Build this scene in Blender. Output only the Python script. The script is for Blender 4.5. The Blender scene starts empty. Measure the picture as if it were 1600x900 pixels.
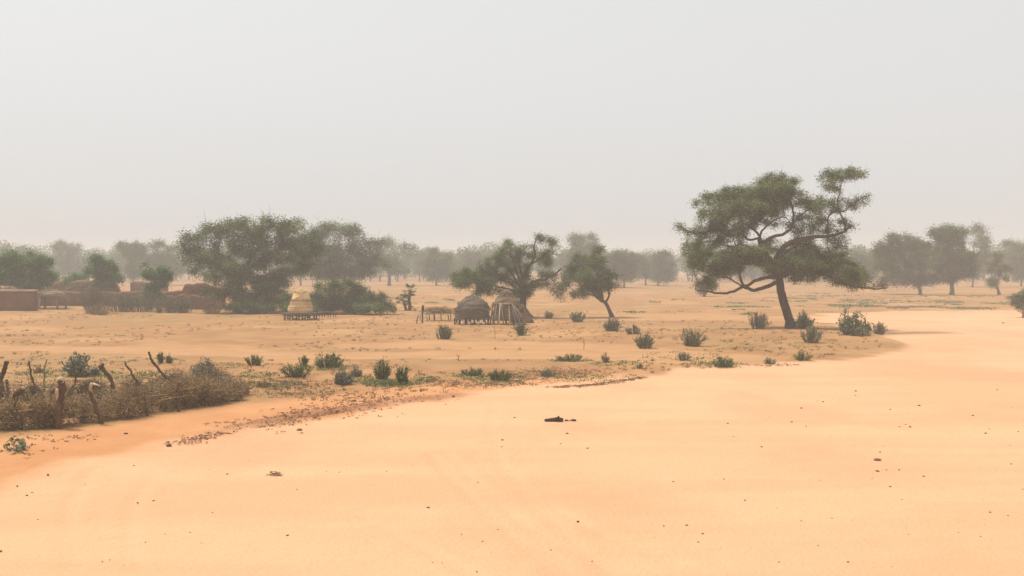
import bpy, math, random
import numpy as np
from mathutils import Vector, Matrix

# ------------------------------------------------------------------ camera, world, sun, exposure
SC = bpy.context.scene
COL = SC.collection
F = 1537.0            # focal length in photo pixels (1600 wide)
CAMH = 3.5
TH = math.atan(35.0 / F)
cam_d = bpy.data.cameras.new("camera")
cam = bpy.data.objects.new("camera", cam_d)
COL.objects.link(cam)
cam_d.sensor_width = 36.0
cam_d.lens = F / 1600.0 * 36.0
cam_d.clip_start = 0.1
cam_d.clip_end = 6000.0
cam.location = (0, 0, CAMH)
cam.rotation_euler = (math.pi / 2 - TH, 0, 0)
SC.camera = cam

SUN_EL, SUN_AZ = math.radians(62), math.radians(-62)    # azimuth from +Y, negative = to the left (behind the trees, left)
world = bpy.data.worlds.new("World")
SC.world = world
world.use_nodes = True
wn, wl = world.node_tree.nodes, world.node_tree.links
wn.clear()
w_out = wn.new("ShaderNodeOutputWorld")
w_bg = wn.new("ShaderNodeBackground")
w_sky = wn.new("ShaderNodeTexSky")
w_sky.sky_type = 'NISHITA'
w_sky.sun_disc = False
w_sky.sun_elevation = SUN_EL
w_sky.sun_rotation = SUN_AZ
w_sky.air_density = 1.0
w_sky.dust_density = 6.0
w_sky.ozone_density = 0.6
w_hsv = wn.new("ShaderNodeHueSaturation")
w_hsv.inputs['Saturation'].default_value = 0.18
w_mix = wn.new("ShaderNodeMix")
w_mix.data_type = 'RGBA'
w_mix.inputs[0].default_value = 0.72            # thick dust veil over the blue sky
w_mix.inputs[7].default_value = (5.25, 5.35, 5.38, 1)
wl.new(w_sky.outputs[0], w_hsv.inputs['Color'])
wl.new(w_hsv.outputs[0], w_mix.inputs[6])
wl.new(w_mix.outputs[2], w_bg.inputs['Color'])
w_bg.inputs['Strength'].default_value = 0.112
wl.new(w_bg.outputs[0], w_out.inputs['Surface'])

sun_d = bpy.data.lights.new("sun", 'SUN')
sun_d.energy = 2.6
sun_d.angle = math.radians(9)
sun_d.color = (1.0, 0.94, 0.85)
sun = bpy.data.objects.new("sun", sun_d)
COL.objects.link(sun)
to_sun = Vector((math.sin(SUN_AZ) * math.cos(SUN_EL), math.cos(SUN_AZ) * math.cos(SUN_EL), math.sin(SUN_EL)))
sun.rotation_euler = to_sun.to_track_quat('Z', 'Y').to_euler()
sun.location = to_sun * 30

SC.view_settings.view_transform = 'Standard'
SC.view_settings.look = 'None'
SC.view_settings.exposure = 0.5
SC.view_settings.gamma = 1.0
SC.view_settings.use_curve_mapping = False
SC.render.engine = 'CYCLES'
SC.cycles.volume_bounces = 2
SC.cycles.max_bounces = 8
SC.cycles.transparent_max_bounces = 8
SC.cycles.use_denoising = True

# ------------------------------------------------------------------ helpers
rng = np.random.default_rng(7)
random.seed(7)


def ss(a, b, x):
    t = np.clip((x - a) / (b - a), 0, 1)
    return t * t * (3 - 2 * t)


def ray(px, py):
    u, v = (px - 800) / F, (450 - py) / F
    return u, math.cos(TH) + v * math.sin(TH), v * math.cos(TH) - math.sin(TH)


def gnd(px, py):
    """photo pixel -> point on the flat datum"""
    u, y, z = ray(px, py)
    k = CAMH / -z
    return u * k, y * k


def at_d(px, py, D):
    """photo pixel -> point at depth D (metres along +Y)"""
    u, y, z = ray(px, py)
    k = D / y
    return u * k, D, CAMH + z * k


def vnoise(x, y, sc, seed=0):
    """cheap smooth value noise, numpy"""
    x = np.asarray(x, float) / sc + 917.3 * (seed + 1)
    y = np.asarray(y, float) / sc + 433.7 * (seed + 1)
    xi, yi = np.floor(x), np.floor(y)
    fx, fy = x - xi, y - yi
    fx, fy = fx * fx * (3 - 2 * fx), fy * fy * (3 - 2 * fy)

    def h(a, b):
        s = np.sin(a * 127.1 + b * 311.7 + seed * 17.0) * 43758.5453
        return s - np.floor(s)
    return (h(xi, yi) * (1 - fx) + h(xi + 1, yi) * fx) * (1 - fy) + (h(xi, yi + 1) * (1 - fx) + h(xi + 1, yi + 1) * fx) * fy


TRACK_PX = [(-900, 1050), (-330, 880), (-100, 805), (0, 772), (120, 735), (250, 704), (400, 672), (520, 650), (640, 632), (760, 617),
            (900, 604), (1020, 592), (1130, 580), (1240, 572), (1330, 562), (1400, 550), (1440, 539), (1405, 527),
            (1345, 519), (1300, 511), (1275, 503), (1270, 497), (1290, 491), (1340, 488), (1400, 486.5), (1500, 486), (1800, 485), (2600, 487)]
TRACK = [gnd(*p) for p in TRACK_PX] + [(420, 20), (420, -120), (-150, -120), (-60, -20)]
TRACK = np.array(TRACK)
PATHS = [  # faint footpaths / old wheel tracks across the field: (pixel polyline, half width in m)
    ([(-500, 548), (0, 546), (250, 549), (480, 556), (700, 556), (900, 558), (1040, 560)], 1.6),
    ([(960, 497), (1040, 496), (1150, 497), (1300, 499), (1420, 500)], 3.6),
    ([(560, 541), (700, 539), (820, 540), (950, 546), (1060, 556), (1180, 566)], 1.5),
    ([(1010, 512), (1120, 514), (1290, 517), (1400, 520)], 0.8),
]
RUTS = [[(150, 735), (118, 790), (108, 850), (135, 905), (200, 960)], [(245, 735), (215, 790), (205, 850), (240, 905), (310, 960)],
        [(775, 630), (768, 670), (785, 720), (840, 790), (960, 900)], [(682, 710), (710, 745), (770, 800), (880, 900)],
        [(700, 705), (735, 740), (800, 800), (905, 900)],
        [(560, 800), (640, 840), (760, 900)], [(850, 780), (920, 820), (1060, 880)], [(800, 800), (880, 850), (980, 900)]]


def seg_dist(X, Y, poly, closed=False):
    d = np.full(X.shape, 1e9)
    n = len(poly)
    for i in range(n if closed else n - 1):
        ax, ay = poly[i]
        bx, by = poly[(i + 1) % n]
        dx, dy = bx - ax, by - ay
        t = np.clip(((X - ax) * dx + (Y - ay) * dy) / (dx * dx + dy * dy + 1e-12), 0, 1)
        d = np.minimum(d, np.hypot(X - ax - t * dx, Y - ay - t * dy))
    return d


def inside(X, Y, poly):
    r = np.zeros(X.shape, bool)
    n = len(poly)
    for i in range(n):
        ax, ay = poly[i]
        bx, by = poly[(i + 1) % n]
        if ay == by:
            continue
        c = ((ay > Y) != (by > Y)) & (X < (bx - ax) * (Y - ay) / (by - ay) + ax)
        r ^= c
    return r


def masks(X, Y):
    X = np.asarray(X, float)
    Y = np.asarray(Y, float)
    sd = seg_dist(X, Y, TRACK, True)
    sd = np.where(inside(X, Y, TRACK), sd, -sd)          # + inside the track
    wob = (vnoise(X, Y, 3.0, 1) - .5) * 1.2 + (vnoise(X, Y, 0.8, 2) - .5) * .6 + (vnoise(X, Y, 6.5, 6) - .5) * 1.3
    track = ss(-1.5, 1.1, sd + wob * 1.3)
    path = np.zeros(X.shape)
    for pl, hw in PATHS:
        d = seg_dist(X, Y, [gnd(*p) for p in pl])
        path = np.maximum(path, 1 - ss(hw * .5, hw * 1.5, d + wob * .6))
    return sd, track, path


RUTS_W = [[gnd(*p) for p in r] for r in RUTS]


def height(X, Y, fine=True):
    X = np.asarray(X, float)
    Y = np.asarray(Y, float)
    sd, track, path = masks(X, Y)
    near = ss(200, 60, Y) if np.ndim(Y) else float(ss(200, 60, np.array(Y)))
    h = 0.06 * (1 - track)                                  # field stands a little above the track
    h = h + 0.10 * (vnoise(X, Y, 9, 3) - .5) * (1 - track * .8)
    h = h + 0.035 * (vnoise(X, Y, 1.6, 4) - .5) * (1 - track * .85) * (1 - path)
    h = h - 0.04 * path
    # low mound on which the big acacia stands
    mx, my = gnd(1235, 527)
    h = h + 0.22 * np.exp(-(((X - mx) / 7) ** 2 + ((Y - my) / 5) ** 2)) * (1 - track)
    if fine:
        bank = np.exp(-((sd + .5) / .55) ** 2) * ss(-25, -1, -X) * 0
        clod = (vnoise(X, Y, .28, 5) - .5) * .05 * np.exp(-((sd + .3) / .9) ** 2) * ss(6, 0, X)
        h = h + bank + clod
        for r in RUTS_W:
            d = seg_dist(X, Y, r)
            h = h - 0.012 * (1 - ss(.04, .18, d)) + 0.006 * np.exp(-((d - .26) / .08) ** 2)
    return h


def gz(x, y):
    return float(height(np.array([x]), np.array([y]), False)[0])


def tagset(o, label=None, cat=None, group=None, kind=None):
    if label:
        o['label'] = label
    if cat:
        o['category'] = cat
    if group:
        o['group'] = group
    if kind:
        o['kind'] = kind
    return o


def empty(name, loc, label, cat, group=None, rz=0.0):
    o = bpy.data.objects.new(name, None)
    COL.objects.link(o)
    o.location = loc
    o.rotation_euler = (0, 0, rz)
    return tagset(o, label, cat, group)


def mesh_obj(name, verts, faces, mat, parent=None, smooth=False):
    """verts (N,3); faces: array (M,k) or a list of arrays/lists"""
    me = bpy.data.meshes.new(name)
    verts = np.asarray(verts, np.float32)
    if isinstance(faces, np.ndarray):
        groups = [faces]
    elif len(faces) and isinstance(faces[0], np.ndarray) and faces[0].ndim == 2:
        groups = faces
    else:
        byk = {}
        for f in faces:
            byk.setdefault(len(f), []).append(f)
        groups = [np.array(v) for v in byk.values()]
    groups = [g for g in groups if len(g)]
    nl = sum(g.size for g in groups)
    npoly = sum(len(g) for g in groups)
    me.vertices.add(len(verts))
    me.vertices.foreach_set("co", verts.ravel())
    me.loops.add(nl)
    me.polygons.add(npoly)
    me.loops.foreach_set("vertex_index", np.concatenate([g.ravel() for g in groups]).astype(np.int32))
    tot = np.concatenate([np.full(len(g), g.shape[1]) for g in groups]).astype(np.int32)
    me.polygons.foreach_set("loop_start", np.concatenate([[0], np.cumsum(tot)[:-1]]).astype(np.int32))
    if smooth:
        me.polygons.foreach_set("use_smooth", np.ones(npoly, bool))
    me.update(calc_edges=True)
    me.validate()
    if mat:
        me.materials.append(mat)
    o = bpy.data.objects.new(name, me)
    COL.objects.link(o)
    if parent:
        o.parent = parent
    return o


class MB:
    """collects verts and faces"""
    def __init__(s):
        s.v, s.f, s.n = [], [], 0

    def add(s, v, f):
        v = np.asarray(v, float)
        s.v.append(v)
        for g in (f if isinstance(f, list) else [f]):
            if len(g):
                s.f.append(np.asarray(g) + s.n)
        s.n += len(v)

    def obj(s, name, mat, parent=None, smooth=False):
        byk = {}
        for g in s.f:
            byk.setdefault(g.shape[1], []).append(g)
        return mesh_obj(name, np.concatenate(s.v), [np.concatenate(g) for g in byk.values()], mat, parent, smooth)


def tube(mb, pts, rad, sides=6, cap=True):
    pts = np.asarray(pts, float)
    n = len(pts)
    t = np.gradient(pts, axis=0)
    t /= np.linalg.norm(t, axis=1)[:, None] + 1e-9
    ref = np.array([0, 0, 1.0]) if abs(t[0][2]) < .9 else np.array([1.0, 0, 0])
    u = np.cross(t[0], ref)
    u /= np.linalg.norm(u)
    ang = np.linspace(0, 2 * math.pi, sides, endpoint=False)
    vs = []
    for i in range(n):
        u = u - t[i] * u.dot(t[i])
        u /= np.linalg.norm(u) + 1e-9
        w = np.cross(t[i], u)
        vs.append(pts[i] + rad[i] * (np.cos(ang)[:, None] * u + np.sin(ang)[:, None] * w))
    V = np.concatenate(vs)
    a = np.arange(sides)
    b = (a + 1) % sides
    Fq = np.concatenate([np.stack([i * sides + a, i * sides + b, (i + 1) * sides + b, (i + 1) * sides + a], 1) for i in range(n - 1)])
    fs = [Fq]
    if cap:
        fs.append(np.array([list(range(sides))[::-1]]))
        fs.append(np.array([[(n - 1) * sides + k for k in range(sides)]]))
    mb.add(V, fs)


def sticks(mb, p0, p1, r0, r1):
    """many thin three-sided twigs at once"""
    p0, p1 = np.asarray(p0, float), np.asarray(p1, float)
    n = len(p0)
    if n == 0:
        return
    d = p1 - p0
    d /= np.linalg.norm(d, axis=1)[:, None] + 1e-9
    ref = np.where(np.abs(d[:, 2:3]) < .9, np.array([[0, 0, 1.0]]), np.array([[1.0, 0, 0]]))
    u = np.cross(d, ref)
    u /= np.linalg.norm(u, axis=1)[:, None] + 1e-9
    w = np.cross(d, u)
    r0 = np.broadcast_to(np.asarray(r0, float), (n,))[:, None]
    r1 = np.broadcast_to(np.asarray(r1, float), (n,))[:, None]
    V = np.zeros((n, 6, 3))
    for k in range(3):
        a = 2 * math.pi * k / 3
        o = math.cos(a) * u + math.sin(a) * w
        V[:, k] = p0 + o * r0
        V[:, k + 3] = p1 + o * r1
    b = np.arange(n)[:, None] * 6
    Fq = np.concatenate([b + np.array([[k, (k + 1) % 3, (k + 1) % 3 + 3, k + 3]]) for k in range(3)])
    mb.add(V.reshape(-1, 3), Fq)


def leaves(mb, c, size, asp=.45, up=0.0, dirs=None, g=rng, flat=0.0):
    """diamond shaped leaf faces at the points c"""
    n = len(c)
    if n == 0:
        return
    a = g.normal(size=(n, 3))
    if dirs is not None:
        a = a * .5 + dirs
    a[:, 2] += up
    a /= np.linalg.norm(a, axis=1)[:, None] + 1e-9
    if flat:
        a[:, 2] *= 1 - flat * .6
    b = np.cross(a, g.normal(size=(n, 3)) * (1 - flat * .55) + np.array([0, 0, flat * 1.5]))
    b /= np.linalg.norm(b, axis=1)[:, None] + 1e-9
    s = (np.asarray(size) * g.uniform(.6, 1.3, n))[:, None]
    V = np.stack([c - a * s * .5, c + b * s * asp * .5, c + a * s * .5, c - b * s * asp * .5], 1).reshape(-1, 3)
    mb.add(V, np.arange(n * 4).reshape(-1, 4))


# ------------------------------------------------------------------ materials
def nodes_of(name):
    m = bpy.data.materials.new(name)
    m.use_nodes = True
    nt = m.node_tree
    nt.nodes.clear()
    return m, nt, nt.nodes, nt.links


def ramp(N, cols):
    r = N.new("ShaderNodeValToRGB")
    e = r.color_ramp.elements
    while len(e) < len(cols):
        e.new(.5)
    for i, (p, c) in enumerate(cols):
        e[i].position = p
        e[i].color = (*c, 1)
    return r


def mat_leaf(name, cols, transl=.25, clump=.9):
    m, nt, N, L = nodes_of(name)
    out = N.new("ShaderNodeOutputMaterial")
    geo = N.new("ShaderNodeNewGeometry")
    tc = N.new("ShaderNodeTexCoord")
    nz = N.new("ShaderNodeTexNoise")
    nz.inputs['Scale'].default_value = clump
    nz.inputs['Detail'].default_value = 3
    L.new(tc.outputs['Object'], nz.inputs['Vector'])
    mx = N.new("ShaderNodeMath")
    mx.operation = 'MULTIPLY_ADD'
    L.new(geo.outputs['Random Per Island'], mx.inputs[0])
    mx.inputs[1].default_value = .55
    m2 = N.new("ShaderNodeMath")
    m2.operation = 'MULTIPLY_ADD'
    L.new(nz.outputs[0], m2.inputs[0])
    m2.inputs[1].default_value = 2.1
    m2.inputs[2].default_value = -.80
    L.new(m2.outputs[0], mx.inputs[2])
    r = ramp(N, cols)
    L.new(mx.outputs[0], r.inputs[0])
    d = N.new("ShaderNodeBsdfPrincipled")
    d.inputs['Roughness'].default_value = .75
    d.inputs['Specular IOR Level'].default_value = .25
    L.new(r.outputs[0], d.inputs['Base Color'])
    t = N.new("ShaderNodeBsdfTranslucent")
    L.new(r.outputs[0], t.inputs['Color'])
    mix = N.new("ShaderNodeMixShader")
    mix.inputs[0].default_value = transl
    L.new(d.outputs[0], mix.inputs[1])
    L.new(t.outputs[0], mix.inputs[2])
    L.new(mix.outputs[0], out.inputs['Surface'])
    return m


def mat_noise(name, cols, scale=4.0, detail=6, rough=.9, bump=.4, bscale=30, stretch=(1, 1, 1), island=0.0, bdist=.02):
    m, nt, N, L = nodes_of(name)
    out = N.new("ShaderNodeOutputMaterial")
    tc = N.new("ShaderNodeTexCoord")
    mp = N.new("ShaderNodeMapping")
    mp.inputs['Scale'].default_value = stretch
    L.new(tc.outputs['Object'], mp.inputs['Vector'])
    nz = N.new("ShaderNodeTexNoise")
    nz.inputs['Scale'].default_value = scale
    nz.inputs['Detail'].default_value = detail
    L.new(mp.outputs[0], nz.inputs['Vector'])
    r = ramp(N, cols)
    if island:
        geo = N.new("ShaderNodeNewGeometry")
        mx = N.new("ShaderNodeMath")
        mx.operation = 'MULTIPLY_ADD'
        L.new(geo.outputs['Random Per Island'], mx.inputs[0])
        mx.inputs[1].default_value = island
        m2 = N.new("ShaderNodeMath")
        m2.operation = 'MULTIPLY_ADD'
        L.new(nz.outputs[0], m2.inputs[0])
        m2.inputs[1].default_value = 1 - island
        m2.inputs[2].default_value = 0
        L.new(m2.outputs[0], mx.inputs[2])
        L.new(mx.outputs[0], r.inputs[0])
    else:
        L.new(nz.outputs[0], r.inputs[0])
    d = N.new("ShaderNodeBsdfPrincipled")
    d.inputs['Roughness'].default_value = rough
    d.inputs['Specular IOR Level'].default_value = .2
    L.new(r.outputs[0], d.inputs['Base Color'])
    if bump:
        n2 = N.new("ShaderNodeTexNoise")
        n2.inputs['Scale'].default_value = bscale
        n2.inputs['Detail'].default_value = 5
        L.new(mp.outputs[0], n2.inputs['Vector'])
        b = N.new("ShaderNodeBump")
        b.inputs['Strength'].default_value = bump
        b.inputs['Distance'].default_value = bdist
        L.new(n2.outputs[0], b.inputs['Height'])
        L.new(b.outputs[0], d.inputs['Normal'])
    L.new(d.outputs[0], out.inputs['Surface'])
    return m


def mat_thatch(name, cols, rings=14.0, bump=.8):
    """straw: fine vertical fibres and horizontal plaited bands, in object space"""
    m, nt, N, L = nodes_of(name)
    out = N.new("ShaderNodeOutputMaterial")
    tc = N.new("ShaderNodeTexCoord")
    mp = N.new("ShaderNodeMapping")
    mp.inputs['Scale'].default_value = (9, 9, 1.2)
    L.new(tc.outputs['Object'], mp.inputs['Vector'])
    nz = N.new("ShaderNodeTexNoise")
    nz.inputs['Scale'].default_value = 3
    nz.inputs['Detail'].default_value = 6
    L.new(mp.outputs[0], nz.inputs['Vector'])
    n3 = N.new("ShaderNodeTexNoise")
    n3.inputs['Scale'].default_value = 1.6
    n3.inputs['Detail'].default_value = 4
    L.new(tc.outputs['Object'], n3.inputs['Vector'])
    wv = N.new("ShaderNodeTexWave")
    wv.bands_direction = 'Z'
    wv.inputs['Scale'].default_value = rings / 6.283
    wv.inputs['Distortion'].default_value = .9
    wv.inputs['Detail'].default_value = 2
    L.new(tc.outputs['Object'], wv.inputs['Vector'])
    a = N.new("ShaderNodeMath")
    a.operation = 'MULTIPLY_ADD'
    a.inputs[1].default_value = .45
    L.new(nz.outputs[0], a.inputs[0])
    b = N.new("ShaderNodeMath")
    b.operation = 'MULTIPLY_ADD'
    b.inputs[1].default_value = .10
    L.new(wv.outputs[1], b.inputs[0])
    c = N.new("ShaderNodeMath")
    c.operation = 'MULTIPLY'
    c.inputs[1].default_value = .42
    L.new(n3.outputs[0], c.inputs[0])
    L.new(c.outputs[0], b.inputs[2])
    L.new(b.outputs[0], a.inputs[2])
    r = ramp(N, cols)
    L.new(a.outputs[0], r.inputs[0])
    d = N.new("ShaderNodeBsdfPrincipled")
    d.inputs['Roughness'].default_value = .85
    d.inputs['Specular IOR Level'].default_value = .2
    L.new(r.outputs[0], d.inputs['Base Color'])
    bp = N.new("ShaderNodeBump")
    bp.inputs['Strength'].default_value = bump
    bp.inputs['Distance'].default_value = .05
    L.new(a.outputs[0], bp.inputs['Height'])
    L.new(bp.outputs[0], d.inputs['Normal'])
    L.new(d.outputs[0], out.inputs['Surface'])
    return m


M = {}
M['acacia_leaf'] = mat_leaf('acacia_leaf', [(.1, (.034, .055, .012)), (.5, (.115, .160, .050)), (.9, (.27, .345, .145))], .38, 1.1)
M['dark_leaf'] = mat_leaf('dark_leaf', [(.1, (.027, .050, .008)), (.5, (.084, .142, .034)), (.9, (.20, .30, .10))], .34, .9)
M['neem_leaf'] = mat_leaf('neem_leaf', [(.1, (.026, .078, .016)), (.5, (.074, .185, .045)), (.9, (.19, .36, .12))], .34, 1.2)
M['grey_leaf'] = mat_leaf('grey_leaf', [(.1, (.026, .054, .008)), (.5, (.074, .132, .030)), (.9, (.165, .26, .085))], .35, .7)
M['shrub_leaf'] = mat_leaf('shrub_leaf', [(.1, (.05, .068, .028)), (.5, (.155, .19, .095)), (.9, (.34, .38, .23))], .25, 3)
M['green_leaf'] = mat_leaf('green_leaf', [(.1, (.035, .075, .02)), (.5, (.095, .165, .045)), (.9, (.21, .29, .10))], .25, 4)
M['pale_leaf'] = mat_leaf('pale_leaf', [(.1, (.09, .11, .075)), (.5, (.15, .175, .12)), (.9, (.24, .26, .19))], .25, 4)
M['dry_brush'] = mat_noise('dry_brush', [(.25, (.075, .044, .018)), (.5, (.27, .180, .080)), (.75, (.62, .46, .25))], 1.5, 5, .9, 0, island=.5)
M['dry_tuft'] = mat_noise('dry_tuft', [(.2, (.10, .075, .038)), (.5, (.18, .14, .07)), (.85, (.28, .22, .12))], 1.2, 3, .9, 0, island=.45)
M['back_brush'] = mat_noise('back_brush', [(.2, (.07, .048, .032)), (.5, (.18, .125, .08)), (.85, (.33, .24, .16))], 1.6, 5, .9, 0, island=.5)
M['dry_leaf'] = mat_leaf('dry_leaf', [(.1, (.11, .08, .045)), (.5, (.24, .17, .09)), (.9, (.42, .31, .17))], .15, 2)
M['red_litter'] = mat_noise('red_litter', [(.2, (.12, .06, .032)), (.5, (.30, .165, .085)), (.8, (.50, .29, .15))], 3, 3, .9, 0, island=.5)
M['bark'] = mat_noise('bark', [(.25, (.045, .028, .019)), (.55, (.105, .066, .044)), (.85, (.19, .13, .09))], 3.0, 7, .92, .8, 14, (3, 3, .6), bdist=.05)
M['grey_bark'] = mat_noise('grey_bark', [(.25, (.07, .055, .042)), (.55, (.14, .11, .085)), (.85, (.24, .19, .15))], 3.0, 7, .92, .6, 14, (3, 3, .6))
M['stake'] = mat_noise('stake', [(.25, (.05, .028, .016)), (.55, (.12, .068, .04)), (.85, (.24, .15, .095))], 5.0, 7, .9, .7, 22, (3, 3, .5))
M['pale_wood'] = mat_noise('pale_wood', [(.2, (.36, .26, .16)), (.6, (.55, .42, .28)), (.9, (.68, .55, .40))], 6.0, 5, .85, .4, 30, (3, 3, .6))
M['grey_wood'] = mat_noise('grey_wood', [(.2, (.12, .09, .07)), (.6, (.26, .21, .165)), (.9, (.44, .37, .30))], 6.0, 5, .88, .4, 30, (3, 3, .6))
M['dark_wood'] = mat_noise('dark_wood', [(.2, (.035, .024, .018)), (.6, (.075, .05, .036)), (.9, (.13, .09, .065))], 6.0, 5, .88, .4, 30, (3, 3, .6))
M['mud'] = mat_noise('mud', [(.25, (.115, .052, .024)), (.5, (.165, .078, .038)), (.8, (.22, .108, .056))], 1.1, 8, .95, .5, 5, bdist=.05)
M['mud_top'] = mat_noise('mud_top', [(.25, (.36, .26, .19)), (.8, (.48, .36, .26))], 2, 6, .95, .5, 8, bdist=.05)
M['old_mud'] = mat_noise('old_mud', [(.25, (.115, .06, .035)), (.5, (.185, .10, .06)), (.8, (.26, .15, .092))], .9, 8, .95, .7, 5, bdist=.07)
M['straw_gold'] = mat_thatch('straw_gold', [(.3, (.42, .26, .10)), (.5, (.62, .42, .19)), (.7, (.76, .56, .30))], 22)
M['straw_pale'] = mat_thatch('straw_pale', [(.3, (.36, .22, .10)), (.5, (.56, .38, .20)), (.7, (.70, .52, .31))], 10)
M['straw_grey'] = mat_thatch('straw_grey', [(.3, (.045, .037, .028)), (.5, (.105, .085, .062)), (.7, (.20, .165, .12))], 16)
M['straw_brown'] = mat_thatch('straw_brown', [(.3, (.075, .05, .028)), (.5, (.17, .115, .065)), (.7, (.30, .21, .125))], 12)
M['straw_loose'] = mat_noise('straw_loose', [(.2, (.16, .11, .06)), (.5, (.30, .215, .12)), (.85, (.44, .33, .19))], 2, 4, .9, 0, island=.5)
M['stone'] = mat_noise('stone', [(.2, (.10, .06, .035)), (.6, (.19, .115, .07)), (.9, (.30, .19, .12))], 9, 5, .9, .5, 30)
M['pot'] = mat_noise('pot', [(.2, (.55, .48, .42)), (.8, (.78, .72, .66))], 6, 4, .7, .1)
M['cloth'] = mat_noise('cloth', [(.2, (.6, .58, .55)), (.8, (.8, .78, .75))], 6, 4, .8, .1)


def mat_ground():
    m, nt, N, L = nodes_of('sand')
    out = N.new("ShaderNodeOutputMaterial")
    tc = N.new("ShaderNodeTexCoord")
    at = N.new("ShaderNodeAttribute")
    at.attribute_name = "zones"
    sp = N.new("ShaderNodeSeparateColor")
    L.new(at.outputs['Color'], sp.inputs[0])

    def noise(scale, detail=5, stretch=None, rough=.5):
        n = N.new("ShaderNodeTexNoise")
        n.inputs['Scale'].default_value = scale
        n.inputs['Detail'].default_value = detail
        n.inputs['Roughness'].default_value = rough
        if stretch:
            mp = N.new("ShaderNodeMapping")
            mp.inputs['Scale'].default_value = stretch
            L.new(tc.outputs['Object'], mp.inputs['Vector'])
            L.new(mp.outputs[0], n.inputs['Vector'])
        else:
            L.new(tc.outputs['Object'], n.inputs['Vector'])
        return n

    def mix(a, b, f):
        x = N.new("ShaderNodeMix")
        x.data_type = 'RGBA'
        for s, v in ((6, a), (7, b)):
            if isinstance(v, tuple):
                x.inputs[s].default_value = (*v, 1)
            else:
                L.new(v, x.inputs[s])
        if isinstance(f, float):
            x.inputs[0].default_value = f
        else:
            L.new(f, x.inputs[0])
        return x.outputs[2]

    def rng_(v, a, b, lo=0.0, hi=1.0):
        r = N.new("ShaderNodeMapRange")
        r.interpolation_type = 'SMOOTHSTEP'
        L.new(v, r.inputs[0])
        r.inputs[1].default_value = a
        r.inputs[2].default_value = b
        r.inputs[3].default_value = lo
        r.inputs[4].default_value = hi
        return r.outputs[0]

    def soft(v, n, amt=.6):
        a = N.new("ShaderNodeMath")
        a.operation = 'MULTIPLY_ADD'
        L.new(n, a.inputs[0])
        a.inputs[1].default_value = amt
        b = N.new("ShaderNodeMath")
        b.operation = 'SUBTRACT'
        L.new(v, b.inputs[0])
        b.inputs[1].default_value = amt * .5
        L.new(b.outputs[0], a.inputs[2])
        return rng_(a.outputs[0], .2, .8)

    nbig = noise(.10, 4)
    nmid = noise(.55, 6, None, .6)
    nfin = noise(5.0, 6, None, .65)
    nstr = noise(.35, 5, (.35, 1.6, 1))
    # field: tan earth with dry yellowish and reddish patches
    field = mix((.31, .158, .066), (.39, .212, .092), rng_(nmid.outputs[0], .35, .65))
    field = mix(field, (.285, .188, .082), rng_(nbig.outputs[0], .48, .62, 0, .5))
    npat = noise(.16, 5, (1, 1, 1))
    field = mix(field, (.46, .255, .112), rng_(npat.outputs[0], .50, .64, 0, .75))
    field = mix(field, (.20, .11, .052), rng_(nfin.outputs[0], .55, .72, 0, .6))
    field = mix(field, (.36, .175, .078), rng_(nstr.outputs[0], .55, .72, 0, .7))
    # bank: smooth orange sand
    bank = mix((.49, .228, .095), (.55, .275, .128), rng_(nmid.outputs[0], .3, .7))
    # track: pale compacted sand, faint pink patches
    trk = mix((.62, .345, .188), (.65, .38, .215), rng_(nstr.outputs[0], .35, .65))
    trk = mix(trk, (.60, .305, .165), rng_(nbig.outputs[0], .52, .66, 0, .7))
    trk = mix(trk, (.54, .295, .16), rng_(nfin.outputs[0], .62, .78, 0, .35))
    ngr = noise(26, 8, None, .7)
    trk = mix(trk, (.47, .25, .135), rng_(ngr.outputs[0], .50, .72, 0, .42))
    nwide = noise(.22, 5, (1, .6, 1))
    trk = mix(trk, (.585, .30, .165), rng_(nwide.outputs[0], .50, .66, 0, .55))
    ar = N.new("ShaderNodeAttribute")
    ar.attribute_name = "ruts"
    spr = N.new("ShaderNodeSeparateColor")
    L.new(ar.outputs['Color'], spr.inputs[0])
    trk = mix(trk, (.70, .45, .275), spr.outputs[0])
    trk = mix(trk, (.47, .25, .13), spr.outputs[1])
    bank = mix(bank, (.40, .18, .08), rng_(ngr.outputs[0], .50, .72, 0, .4))
    pth = mix((.40, .215, .10), (.455, .255, .122), rng_(nmid.outputs[0], .3, .7))
    c = mix(field, pth, soft(sp.outputs[2], nmid.outputs[0]))
    c = mix(c, bank, soft(sp.outputs[1], nmid.outputs[0], .5))
    c = mix(c, (.33, .15, .072), soft(at.outputs['Alpha'], nfin.outputs[0], .8))
    c = mix(c, trk, soft(sp.outputs[0], nmid.outputs[0], .5))
    d = N.new("ShaderNodeBsdfPrincipled")
    d.inputs['Roughness'].default_value = .95
    d.inputs['Specular IOR Level'].default_value = .1
    L.new(c, d.inputs['Base Color'])
    nb = noise(14, 8, None, .65)
    n2 = noise(2.2, 4)
    ad = N.new("ShaderNodeMath")
    ad.operation = 'MULTIPLY_ADD'
    L.new(n2.outputs[0], ad.inputs[0])
    ad.inputs[1].default_value = 1.5
    L.new(nb.outputs[0], ad.inputs[2])
    b = N.new("ShaderNodeBump")
    b.inputs['Distance'].default_value = .05
    b.inputs['Strength'].default_value = .6
    L.new(ad.outputs[0], b.inputs['Height'])
    L.new(b.outputs[0], d.inputs['Normal'])
    L.new(d.outputs[0], out.inputs['Surface'])
    return m


M['sand'] = mat_ground()

# ------------------------------------------------------------------ ground
def axis(segs):
    a = [segs[0][0]]
    for (x0, x1, st) in segs:
        n = max(1, int(round((x1 - x0) / st)))
        a += list(np.linspace(x0, x1, n + 1)[1:])
    return np.array(a)


def geo_axis(x0, x1, st, r):
    a, x = [x0], x0
    while x < x1:
        st *= r
        x += st
        a.append(min(x, x1))
    return a


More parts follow.
